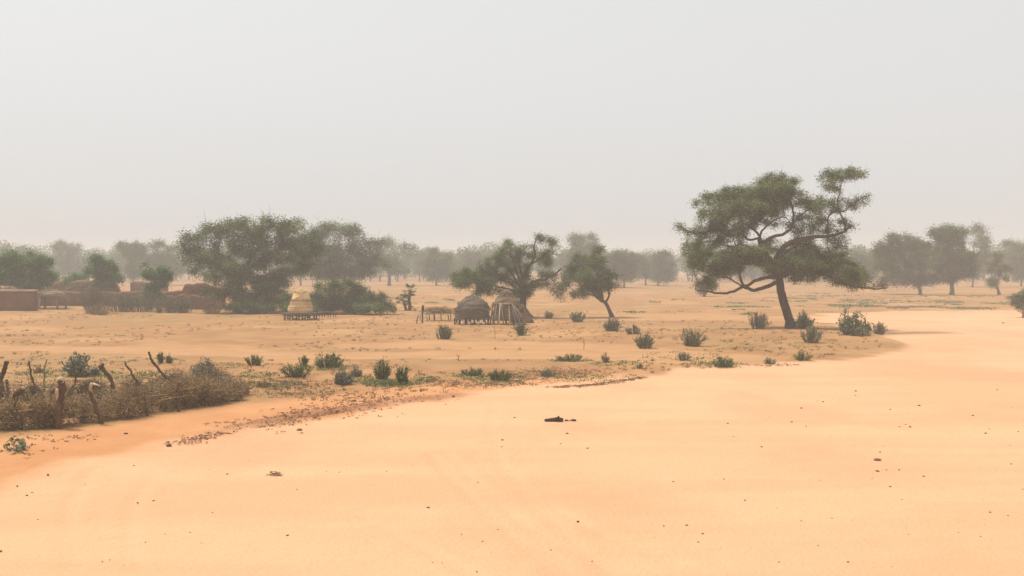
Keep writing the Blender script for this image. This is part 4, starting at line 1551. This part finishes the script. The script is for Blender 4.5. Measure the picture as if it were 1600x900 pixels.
tagset(o, 'dark dry brush lying on the thin-legged rack', 'brush')
for (px, py, h, rad, lean, lab) in [(660, 507, 26, .05, .02, 'upright dark wooden post left of the rack'), (651, 508, 14, .035, .06, 'short slanting stick left of the dark post'),
                               (656, 503, 20, .025, .12, 'pale thin leaning stick crossing behind the dark post'), (668, 504, 12, .025, -.05, 'short thin stick between the dark post and the rack')]:
    x_, y_ = gnd(px, py)
    kk = y_ / F
    b = MB()
    tube(b, [(0, 0, -.1), (lean * .5, 0, h * kk * .5), (lean * 2, 0, h * kk)], [rad, rad * .9, rad * .7], 7)
    if h == 26:
        tube(b, [(lean, 0, h * kk * .75), (lean * 2, -.02, h * kk * 1.08)], [rad * 1.6, rad * 1.5], 8)
    o = b.obj('wooden_post', M['dark_wood' if rad > .03 else 'grey_wood'], None, True)
    o.location = (x_, y_, gz(x_, y_))
    tagset(o, lab, 'post', 'posts near the rack')

# straw domes and straw shelter among the walls
def straw_dome(px, py, w, h, D, label, zbase=None, seed=0):
    g_ = np.random.default_rng(seed)
    x_ = at_d(px, py, D)[0]
    kk = D / F
    Rr, Hh = w * kk / 2, h * kk
    root = empty('straw_hut', (x_, D, gz(x_, D)), label, 'hut')
    zb = (at_d(px, py, D)[2] - gz(x_, D))
    b = MB()
    lathe(b, [(Rr * .9, -.1), (Rr * .92, zb * .5), (Rr * .9, zb), (.3, zb + .05)], 32, g_, .06)
    b.obj('wall', M['old_mud'], root, True)
    b = MB()
    lathe(b, [(Rr * 1.05, zb - .06), (Rr * 1.0, zb + Hh * .2), (Rr * .82, zb + Hh * .55), (Rr * .5, zb + Hh * .85), (Rr * .2, zb + Hh * .97), (.02, zb + Hh)], 36, g_, .12)
    n = 900
    a = g_.uniform(0, 2 * math.pi, n)
    zt = g_.uniform(0, 1, n)
    rr = Rr * np.sqrt(np.clip(1 - zt ** 2, 0, 1)) * 1.02
    p0 = np.stack([np.cos(a) * rr, np.sin(a) * rr, zb + zt * Hh], 1)
    p1 = p0 + np.stack([np.cos(a) * .12 + g_.normal(size=n) * .1, np.sin(a) * .12 + g_.normal(size=n) * .1, -g_.uniform(.08, .3, n)], 1)
    sticks(b, p0, p1, .016, .008)
    b.obj('roof', M['straw_brown'], root)
    return root


straw_dome(128, 455, 48, 18, 88, 'straw-domed hut roof above the long wall, left one of two', seed=31)
straw_dome(160, 455, 48, 21, 87, 'straw-domed hut roof above the long wall, right one of two', seed=32)
# shade shelter
x_, y_ = at_d(80, 486, 77)[:2]
kk = 77 / F
sh = empty('straw_shelter', (x_, y_, gz(x_, y_)), 'open shelter of pale posts heaped with straw at the end of the smooth wall', 'shelter')
for (xx, yy, mt) in ((-.85, -.6, 'pale_wood'), (-.75, .6, 'grey_wood'), (.8, -.6, 'grey_wood'), (.85, .6, 'grey_wood'), (-.62, -.62, 'pale_wood')):
    lb = MB()
    tube(lb, [(xx, yy, -.1), (xx + g.normal() * .05, yy, .6), (xx * .95, yy, 1.05)], [.09, .075, .07], 8)
    lb.obj('post', M[mt], sh, True)
b = MB()
for i in range(9):
    yy = -.8 + i * .2
    tube(b, [(-1.05, yy, 1.02), (0, yy, 1.08), (1.05, yy, 1.02)], [.035] * 3, 5)
b.obj('roof_pole', M['grey_wood'], sh, True)
b = MB()
lathe(b, [(.95, 1.05), (.98, 1.18), (.8, 1.36), (.45, 1.48), (.02, 1.5)], 30, g, .15, sx=1.0, sy=.8)
n = 1500
a = g.uniform(0, 2 * math.pi, n)
rr = np.sqrt(g.uniform(0, 1, n)) * 1.0
p0 = np.stack([np.cos(a) * rr, np.sin(a) * rr * .8, 1.1 + .38 * (1 - rr ** 2) + g.normal(size=n) * .05], 1)
p1 = p0 + g.normal(size=(n, 3)) * np.array([.16, .16, .08]) + np.stack([np.cos(a) * rr * .12, 0 * a, -rr * .22], 1)
sticks(b, p0, p1, .018, .009)
b.obj('straw_roof', M['straw_loose'], sh)

# ------------------------------------------------------------------ brush fence
def brush(name, line, hs, depth, n, label, seed, curl=.22, mat='dry_brush'):
    """line: ground points (x, y); hs: heights along it. A tangle of dead thorn branches."""
    g_ = np.random.default_rng(seed)
    line = np.array(line)
    o0 = line.mean(0)
    L_ = np.concatenate([[0], np.cumsum(np.hypot(*(line[1:] - line[:-1]).T))])
    root = empty(name, (o0[0], o0[1], gz(*o0)), label, 'brush fence')

    def P_(t, off, z):
        x_ = np.interp(t, L_, line[:, 0])
        y_ = np.interp(t, L_, line[:, 1])
        return np.stack([x_ - o0[0], y_ - o0[1] + off, z], 1)
    H_ = np.interp(np.linspace(0, L_[-1], 200), L_, hs) * (1 + .22 * (vnoise(np.linspace(0, L_[-1], 200), np.zeros(200), .8, seed) - .5) * 2)
    nl = int(L_[-1] * 24)
    # dead bushes packed side by side: each a low dome of arching twigs radiating from its own foot
    nc = int(L_[-1] * 8)
    ct = g_.uniform(0, L_[-1], nc)
    coff = g_.normal(size=nc) * depth * .30
    ch = np.interp(ct, np.linspace(0, L_[-1], 200), H_) * g_.uniform(.62, 1.05, nc)
    cz = np.where(g_.uniform(size=nc) < .3, ch * .35, 0)
    cr = ch * g_.uniform(.38, .62, nc)
    tilt = g_.normal(size=(nc, 2)) * .25
    q_ = g_.integers(0, nc, n)
    a_ = g_.uniform(0, 2 * math.pi, n)
    el = np.arcsin(g_.uniform(.02, 1, n) ** .8)
    d = np.stack([np.cos(a_) * np.cos(el) + tilt[q_, 0], np.sin(a_) * np.cos(el) + tilt[q_, 1], np.sin(el)], 1)
    reach = np.stack([cr[q_], cr[q_] * .8, ch[q_] - cz[q_]], 1) * g_.uniform(.75, 1.08, (n, 1))
    foot = P_(ct[q_], coff[q_], cz[q_] + .01)
    tipp = foot + d * reach
    # each drawn piece is a stretch of the arching twig, most of them near the outside of the dome
    u0 = g_.uniform(.1, .85, n)[:, None]
    ln = g_.uniform(.15, .4, n)[:, None]
    side = g_.normal(size=(n, 3)) * .09
    b = MB()
    r0 = g_.uniform(.0025, .0065, n) * (1.25 - u0[:, 0] * .5)
    q = foot + (tipp - foot) * u0 + side * u0
    for s in range(3):
        u1 = np.minimum(u0 + ln / 3, 1.08)
        q2 = foot + (tipp - foot) * u1 + side * u1 + g_.normal(size=(n, 3)) * .018
        q2[:, 2] = np.maximum(q2[:, 2] - .05 * u1[:, 0] ** 2, .005)
        sticks(b, q, q2, r0 * (1 - s * .22), r0 * (1 - (s + 1) * .22))
        q, u0 = q2, u1
    # thicker sticks
    m = nl
    t = g_.uniform(0, L_[-1], m)
    h = np.interp(t, np.linspace(0, L_[-1], 200), H_)
    off = g_.normal(size=m) * depth * .3
    p = P_(t, off, h * g_.uniform(.0, .6, m))
    d = g_.normal(size=(m, 3)) * np.array([.5, .25, .25]) * h[:, None]
    d[:, 2] = np.abs(d[:, 2])
    sticks(b, p, p + d * .85, .012, .004)
    b.obj('twigs', M[mat], root)
    # dead leaves caught in it
    m = int(n * .35)
    t = g_.uniform(0, L_[-1], m)
    h = np.interp(t, np.linspace(0, L_[-1], 200), H_)
    z = h * g_.uniform(0, .92, m)
    p = P_(t, g_.normal(size=m) * depth * .3, z)
    b = MB()
    leaves(b, p, .05, .5, g=g_)
    b.obj('dead_leaves', M['dry_leaf'], root)
    return root


fr = [gnd(*p) for p in [(-160, 702), (0, 680), (100, 671), (200, 657), (300, 640), (378, 628)]]
brush('brush_fence', fr, [.70, .76, .72, .70, .80, .40], .75, 30000, 'low tangled fence of dead thorn brush along the orange sand, front row', 41)
bkln = [gnd(*p) for p in [(-160, 640), (0, 634), (120, 628), (240, 622), (330, 612), (390, 622)]]
brush('brush_fence', bkln, [.62, .64, .54, .56, .68, .30], .7, 17000, 'back row of the dead brush fence, lower and darker', 42, mat='back_brush')
midln = [gnd(*p) for p in [(120, 650), (220, 640), (300, 628), (360, 618)]]
brush('brush_heap', midln, [.5, .55, .6, .5], 1.0, 9000, 'loose heap of dead branches between the two rows of the brush fence', 43)

SGp = 'crooked stakes of the brush fence'


def stake(D, poly, r0, r1, label, mat='stake', cut=None, extra=None):
    """poly from the ground up, in photo pixels at depth D; base is run down to the ground"""
    p0 = poly[0]
    x0, _, z0_ = at_d(p0[0], p0[1], D)
    g0 = gz(x0, D)
    root = empty('wooden_stake', (x0, D, g0), label, 'stake', SGp)
    pts = [np.array([0, 0, -.15])]
    if z0_ - g0 > .1:
        pts.append(np.array([0.0, 0, (z0_ - g0) * .5]))
    for p in poly:
        w = at_d(p[0], p[1], D)
        pts.append(np.array([w[0] - x0, 0.05 * math.sin(p[1]), w[2] - g0]))
    pts = np.array(pts)
    # smooth + knots
    dense, rad = [], []
    n = len(pts)
    for i in range(n - 1):
        for j in range(5):
            t = j / 5
            a, b_ = pts[i], pts[i + 1]
            pa = pts[i - 1] if i else a
            pb = pts[i + 2] if i + 2 < n else b_
            dense.append(.5 * ((2 * a) + (-pa + b_) * t + (2 * pa - 5 * a + 4 * b_ - pb) * t * t + (-pa + 3 * a - 3 * b_ + pb) * t ** 3))
    dense.append(pts[-1])
    dense = np.array(dense)
    tt = np.linspace(0, 1, len(dense))
    g_ = np.random.default_rng(int(p0[0] * 3 + p0[1]))
    rad = (r0 * (1 - tt) + r1 * tt) * (1 + g_.normal(size=len(tt)) * .10)
    dense[1:] += g_.normal(size=(len(dense) - 1, 3)) * .008
    b = MB()
    tube(b, dense, rad, 9)
    b.obj('shaft', M[mat], root, True)
    if extra:
        for ex in extra:
            e = [np.array([at_d(q[0], q[1], D)[0] - x0, (-.06 * i_), at_d(q[0], q[1], D)[2] - g0]) for i_, q in enumerate(ex[0])]
            b = MB()
            tube(b, e, np.linspace(ex[1], ex[2], len(e)), 8)
            b.obj(ex[4] if len(ex) > 4 else 'branch_stub', M[ex[3]], root, True)
    return root


Db = gnd(120, 628)[1]
Df = gnd(60, 676)[1]
stake(Db, [(2, 590), (2, 586), (7, 578), (11, 565)], .06, .055, 'thick dark stake leaning right at the left edge of the back row')
stake(Db, [(57, 612), (53, 596), (49, 582), (46, 565)], .035, .022, 'thin straight dark stake second from the left edge')
stake(Db + 1.5, [(69, 584), (70, 572), (73, 562)], .025, .018, 'short grey stick behind the pen, between two stakes', 'grey_wood')
stake(Db, [(111, 612), (116, 598), (120, 589), (114, 574), (109, 559)], .032, .018, 'thin stake bent like an elbow beside the milkweed', extra=[([(120, 589), (123, 584)], .02, .01, 'stake')])
stake(Db, [(176, 606), (172, 592), (164, 581), (157, 573)], .05, .05, 'stout stake with a short hooked fork at its tip', extra=[([(156, 574), (163, 569)], .05, .035, 'stake'), ([(158, 576), (153, 580)], .03, .012, 'stake')])
stake(Db, [(218, 604), (210, 592), (202, 579), (194, 566)], .034, .022, 'straight slim stake leaning left in the back row')
stake(Db, [(268, 600), (260, 590), (248, 576), (238, 563), (233, 550)], .045, .028, 'tallest stake, long and leaning left with a slight kink', extra=[([(262, 594), (272, 583)], .014, .008, 'stake')])
stake(Df, [(19, 676), (20, 650), (22, 625), (28, 614), (37, 606)], .075, .045, 'curved front stake with its broken tip bent right', extra=[([(36, 607), (38, 605)], .045, .03, 'pale_wood', 'broken_tip')])
stake(Df, [(93, 676), (92, 640), (95, 612), (96, 594)], .09, .085, 'thick sawn front post with a pale cut top and scar',
      extra=[([(96, 594.6), (96.3, 593.2)], .088, .082, 'pale_wood', 'cut_top'), ([(91.0, 630), (91.0, 618), (93.2, 607)], .045, .03, 'pale_wood', 'bark_scar')])
stake(Df + .6, [(157, 662), (154, 645), (148, 628), (142, 615), (143, 606), (147, 599)], .055, .03, 'forked front stake with pale bare tips',
      extra=[([(146, 600), (153, 601), (160, 602)], .03, .015, 'pale_wood', 'fork_tip'), ([(142, 614), (143, 606), (147, 598)], .036, .03, 'pale_wood', 'fork_tip')])
stake(Df + 1.6, [(228, 655), (228, 636), (225, 618)], .035, .03, 'dark stake sunk in the brush near the middle of the front row')
stake(Df + 2.4, [(280, 646), (279, 634), (277, 616)], .035, .03, 'dark stake sunk in the brush at the right part of the front row')
stake(Df + 3.4, [(322, 638), (322, 620), (318, 600)], .028, .02, 'thin stake hidden in the bushy end of the fence')
stake(Db, [(12, 618), (11, 605), (10, 594)], .04, .035, 'short dark stake low in the back row')

# ------------------------------------------------------------------ small things on the sand
def rock_mesh(r, seed, flat=.6):
    g_ = np.random.default_rng(seed)
    b = MB()
    n1, n2 = 7, 10
    V_ = [(0, 0, -r * flat)]
    for i in range(1, n1):
        th = math.pi * i / n1 - math.pi / 2
        for j in range(n2):
            ph = 2 * math.pi * j / n2
            q = r * (1 + g_.normal() * .12)
            V_.append((q * math.cos(th) * math.cos(ph) * 1.25, q * math.cos(th) * math.sin(ph), q * math.sin(th) * flat))
    V_.append((0, 0, r * flat))
    tr, qd = [], []
    for j in range(n2):
        tr.append((0, 1 + (j + 1) % n2, 1 + j))
        tr.append((len(V_) - 1, len(V_) - 1 - n2 + j, len(V_) - 1 - n2 + (j + 1) % n2))
    for i in range(n1 - 2):
        for j in range(n2):
            a_ = 1 + i * n2
            qd.append((a_ + j, a_ + (j + 1) % n2, a_ + n2 + (j + 1) % n2, a_ + n2 + j))
    b.add(V_, [np.array(tr), np.array(qd)])
    return b


def rock(px, py, wpx, label, mat='stone', seed=0, group=None, cat='stone'):
    x_, y_ = gnd(px, py)
    r = wpx * y_ / F / 2 / 1.2
    b = rock_mesh(r, seed + int(px))
    o = b.obj('stone', M[mat], None, True)
    o.location = (x_, y_, gz(x_, y_) + r * .25)
    o.rotation_euler = (0, 0, random.uniform(0, 6))
    tagset(o, label, cat, group)
    return o


rock(1371, 720, 10, 'largest dark stone on the open sand, lower right')
rock(1371, 737, 6, 'small dark stone just below the largest one')
rock(264, 698, 9, 'reddish-brown stone at the edge of the pale track, left')
rock(197, 685, 6, 'small dark stone on the orange strip below the brush fence', 'stake')
rock(669, 793, 5, 'lone round pebble in the lower middle of the track')
rock(449, 836, 5, 'lone dark pebble near the bottom, left of centre')
rock(553, 630, 9, 'dark clod at the top of the crumbly bank')
rock(468, 673, 9, 'flat dark clod where the bank meets the track')
rock(708, 621, 6, 'brown clod on the track edge below the open field')
rock(0, 862, 7, 'dark pebble at the very left edge near the bottom')
rock(1567, 505, 4, 'tiny dark stone on the pale sand at the far right')
# pebbles that nothing tells apart
peb = []
PB = 'pebbles strewn over the pale track'
pebm = [rock_mesh(1.0, s).obj('pebble', M['stone'], None, True) for s in (1, 2, 3)]
first = [True] * 3
pg = np.random.default_rng(77)
spots = [(355, 741), (464, 765), (1190, 699), (1415, 664), (1422, 668), (1546, 671), (1591, 675), (1443, 745), (1391, 761), (1164, 782),
         (903, 815), (1073, 821), (1098, 834), (1037, 822), (1547, 801), (1575, 806), (1598, 765), (886, 678), (876, 694), (918, 701),
         (137, 662 + 33), (148, 694), (75, 745), (42, 775), (27, 763), (215, 786), (240, 783), (172, 875), (160, 878), (315, 848),
         (721, 834), (754, 845), (778, 827), (676, 878), (745, 892), (1052, 753), (530, 738), (604, 707 + 30), (785, 688), (804, 653),
         (1131, 749), (1252, 638), (1286, 628), (1337, 611), (1391, 640), (1436, 634), (1520, 650), (1558, 609), (1237, 660), (1137, 662),
         (1146, 683), (1375, 707), (1385, 735), (1405, 735), (1540, 678), (1217, 878), (1091, 847), (925, 876), (1325, 878), (1580, 726), (50, 771)]
for _ in range(70):
    spots.append((pg.uniform(0, 1600), 600 + 290 * pg.uniform() ** .8))
for i, (px, py) in enumerate(spots):
    x_, y_ = gnd(px, py)
    sdv, _, _ = masks(np.array([x_]), np.array([y_]))
    if sdv[0] < .2 and i > 60:
        continue
    s = i % 3
    if first[s]:
        o = pebm[s]
        first[s] = False
    else:
        o = pebm[s].copy()
        COL.objects.link(o)
    r = (pg.uniform(1.8, 3.6) if i < 61 else pg.uniform(1.0, 2.2)) * y_ / F / 2 * 1.1
    o.scale = (r, r, r)
    o.rotation_euler = (0, 0, pg.uniform(0, 6))
    o.location = (x_, y_, gz(x_, y_) + r * .3)
    tagset(o, 'small brown pebble lying loose on the pale sand of the track', 'pebble', PB)

# dark log with scraps
x_, y_ = gnd(873, 659)
root = empty('dark_log', (x_, y_, gz(x_, y_)), 'short dark rotten log lying alone on the pale track', 'log')
kk = y_ / F
b = MB()
tube(b, [(-22 * kk, .02, .03), (-15 * kk, 0, .038), (-8 * kk, .02, .045), (0, 0, .055), (7 * kk, -.02, .04)], [.028, .038, .045, .055, .036], 9)
b.obj('log', M['dark_wood'], root, True)
b = MB()
tube(b, [(-2 * kk, -.03, .08), (0, -.05, .13)], [.03, .018], 7)
b.obj('branch_stub', M['dark_wood'], root, True)
for i, (px, w) in enumerate([(885, 7), (896, 9), (890, 4)]):
    rock(px, 658, w, ['dark scrap right against the rotten log\'s end', 'larger dark scrap a step right of the rotten log', 'tiny dark scrap between the two by the log'][i], 'dark_wood', 5, 'scraps beside the log', 'scrap')
# little dark twig bundle
x_, y_ = gnd(426, 743)
root = empty('twig_bundle', (x_, y_, gz(x_, y_)), 'tiny dark twig bundle on the pale track, lower left', 'twigs')
b = MB()
c = pg.normal(size=(30, 3)) * np.array([.05, .03, .015]) + np.array([0, 0, .035])
sticks(b, c, c + pg.normal(size=(30, 3)) * np.array([.06, .03, .015]), .005, .003)
b.obj('stem', M['dark_wood'], root)
b = MB()
leaves(b, c, .03, .6)
b.obj('foliage', M['dark_leaf'], root)

# dry twig stalks in the field
for i, (px, py, h, lab) in enumerate([(504, 575, 24, 'thin dry stalk standing in the wide green weed'), (773, 531, 20, 'thin pale dry stalk in the mid field'),
                                      (912, 548, 18, 'thin dry stalk below the crooked tree'), (716, 566, 10, 'short red dry stalk left of the field path')]):
    x_, y_ = gnd(px, py)
    kk = y_ / F
    b = MB()
    tube(b, [(0, 0, -.05), (.02, 0, h * kk * .5), (-.02, 0, h * kk)], [.012, .01, .006], 5)
    for j in range(4):
        zz = h * kk * (.4 + .15 * j)
        tube(b, [(0, 0, zz), (.08 * (-1) ** j, .02, zz + .08)], [.006, .003], 4)
    o = b.obj('dry_stalk', M['stake'], None)
    o.location = (x_, y_, gz(x_, y_))
    tagset(o, lab, 'stalk', 'dry stalks in the field')


# ------------------------------------------------------------------ stuff: litter, dry grass, creeping green cover
def scatter(n, fn):
    out = []
    for _ in range(n):
        p = fn()
        if p is not None:
            out.append(p)
    return np.array(out)


def add_z(P2):
    return np.column_stack([P2, height(P2[:, 0], P2[:, 1], False)])


sg = np.random.default_rng(90)
# dry grass tufts over the field
pts = []
while len(pts) < 4200:
    px, py = sg.uniform(-80, 1680), 488 + 145 * sg.uniform() ** 1.3
    x_, y_ = gnd(px, py)
    pts.append((x_, y_))
pts = np.array(pts)
sdv, trv, pav = masks(pts[:, 0], pts[:, 1])
dens = vnoise(pts[:, 0], pts[:, 1], 4, 21)
pts = pts[(sdv < -.8) & (pav < .3) & (dens > .32) & (pts[:, 1] > 24.5 - 0)]
P3 = add_z(pts)
nb = 9
c = np.repeat(P3, nb, 0)
m = len(c)
hh = np.repeat(sg.uniform(.02, .09, len(P3)), nb)
d = np.stack([sg.normal(size=m) * .45, sg.normal(size=m) * .45, np.ones(m)], 1) * hh[:, None]
c[:, :2] += sg.normal(size=(m, 2)) * .05
b = MB()
sticks(b, c, c + d, .007, .003)
o = b.obj('dry_grass', M['dry_tuft'])
tagset(o, 'sparse short dry tufts speckling the tan field', 'dry grass', kind='stuff')

# litter: crumbly bank left of centre and dark scraps along the track edge
lit = []


def band(poly, n, spread_m):
    w = [gnd(*p) for p in poly]
    for _ in range(n):
        i = sg.integers(0, len(w) - 1)
        t = sg.uniform()
        lit.append((w[i][0] * (1 - t) + w[i + 1][0] * t + sg.normal() * spread_m, w[i][1] * (1 - t) + w[i + 1][1] * t + sg.normal() * spread_m * .8))


band([(360, 672), (440, 660), (500, 650), (560, 634)], 230, .42)
band([(440, 655), (520, 643), (580, 630), (650, 622)], 180, .5)
band([(430, 620), (540, 622)], 120, .5)
band([(400, 600), (500, 606)], 160, .5)
band([(870, 606), (940, 600), (1005, 590)], 300, .12)
band([(720, 606), (790, 600), (860, 590), (920, 582)], 420, .5)
band([(760, 590), (900, 578)], 300, .6)
band([(1040, 572), (1200, 572), (1240, 570)], 90, .25)
band([(640, 605), (760, 595)], 100, .5)
band([(30, 690), (130, 693)], 22, .3)
band([(270, 696), (350, 680)], 70, .15)
band([(20, 720), (60, 700)], 18, .25)
lit = np.array(lit)
P3 = add_z(lit)
n = len(P3)
cl = np.repeat(P3, 3, 0) + sg.normal(size=(n * 3, 3)) * np.array([.04, .04, 0])
cl[:, 2] += .012
ln = sg.normal(size=(n * 3, 3)) * np.array([.04, .04, .012])
b = MB()
sticks(b, cl, cl + ln * .8, sg.uniform(.004, .014, n * 3), .005)
cc = P3 + np.array([0, 0, .02])
leaves(b, cc, .045, .7, 0)
o = b.obj('ground_litter', M['red_litter'])
tagset(o, 'brown crumbs and dead leaves strewn along the track edge', 'litter', kind='stuff')

# creeping green/grey cover on the far right plain and near weeds
gc = []
lowg = []
def patch(px, py, wx, wy, n, xs_=1.0):
    for _ in range(n):
        a_, r_ = sg.uniform(0, 2 * math.pi), math.sqrt(sg.uniform())
        x_, y_ = gnd(px + math.cos(a_) * r_ * wx, py + math.sin(a_) * r_ * wy)
        gc.append((x_, y_))


for (px, py, wx, wy, n) in [(1190, 482, 75, 5, 900), (1130, 492, 50, 3, 260), (1235, 470, 60, 3, 300), (1310, 473, 70, 4, 500), (1340, 479, 50, 3, 350),
                            (1405, 474, 40, 4, 350), (1455, 482, 40, 2.5, 260), (1408, 482, 25, 2.5, 200), (1480, 474, 40, 4, 420), (1545, 476, 55, 5, 700),
                            (1520, 483, 40, 2.5, 300), (1575, 494, 24, 3, 200), (1020, 473, 14, 2, 90), (1010, 478, 20, 2, 80), (1150, 476, 20, 2, 80),
                            (990, 490, 20, 1.5, 40), (1400, 455, 20, 5, 180), (1070, 470, 20, 2, 50), (1290, 462, 40, 2, 120), (985, 471, 16, 2, 60),
                            (60, 478, 14, 3, 60), (700, 470, 10, 2, 40), (676, 474, 12, 2.5, 70), (640, 470, 60, 8, 60), (1350, 466, 160, 5, 300), (1500, 466, 90, 4, 250), (1200, 462, 150, 6, 200)]:
    patch(px, py, wx, wy, n)
for (px, py, wx, wy, n) in [(512, 578, 46, 5, 80), (430, 606, 45, 7, 70), (560, 596, 30, 5, 60), (610, 602, 50, 5, 110), (400, 590, 30, 6, 40), (660, 596, 30, 4, 40),
                            (740, 590, 30, 6, 40), (785, 596, 50, 9, 70), (860, 588, 60, 9, 45), (930, 592, 80, 7, 55), (890, 567, 40, 2, 50), (960, 572, 40, 4, 40),
                            (1120, 572, 50, 4, 60), (100, 588, 80, 8, 110), (200, 590, 60, 8, 80), (340, 575, 40, 5, 40), (1060, 560, 60, 8, 40), (1180, 545, 90, 8, 50)]:
    for _ in range(n):
        a_, r_ = sg.uniform(0, 2 * math.pi), math.sqrt(sg.uniform())
        lowg.append(gnd(px + math.cos(a_) * r_ * wx, py + math.sin(a_) * r_ * wy))
lowg = np.array(lowg)
m_, _, _ = masks(lowg[:, 0], lowg[:, 1])
lowg = add_z(lowg[m_ < .1])
cl = np.repeat(lowg, 10, 0) + sg.normal(size=(len(lowg) * 10, 3)) * np.array([.09, .07, .02])
cl[:, 2] = np.abs(cl[:, 2] - np.repeat(lowg[:, 2], 10)) + np.repeat(lowg[:, 2], 10) + .01
b = MB()
leaves(b, cl, .05, .6, .2)
o = b.obj('creeping_weeds', M['green_leaf'])
tagset(o, 'tiny olive weeds creeping over the soil between the low shrubs', 'weeds', kind='stuff')
gc = np.array(gc)
sdv, _, _ = masks(gc[:, 0], gc[:, 1])
gc = gc[(sdv + sg.uniform(0, 2.5, len(gc)) < -.1) & (vnoise(gc[:, 0], gc[:, 1], 2.6, 33) + .5 * vnoise(gc[:, 0], gc[:, 1] * .4, .9, 34) > .86) & (sg.uniform(size=len(gc)) < .7)]
P3 = add_z(gc)
n = len(P3)
k_ = 9
cl = np.repeat(P3, k_, 0) + sg.normal(size=(n * k_, 3)) * np.array([.12, .16, .04])
cl[:, 2] = np.abs(cl[:, 2] - np.repeat(P3[:, 2], k_)) + np.repeat(P3[:, 2], k_) + .02
b = MB()
leaves(b, cl, .10, .6, .2)
o = b.obj('ground_cover', M['shrub_leaf'])
tagset(o, 'low grey-green creeping plants in patches on the far plain', 'ground cover', kind='stuff')
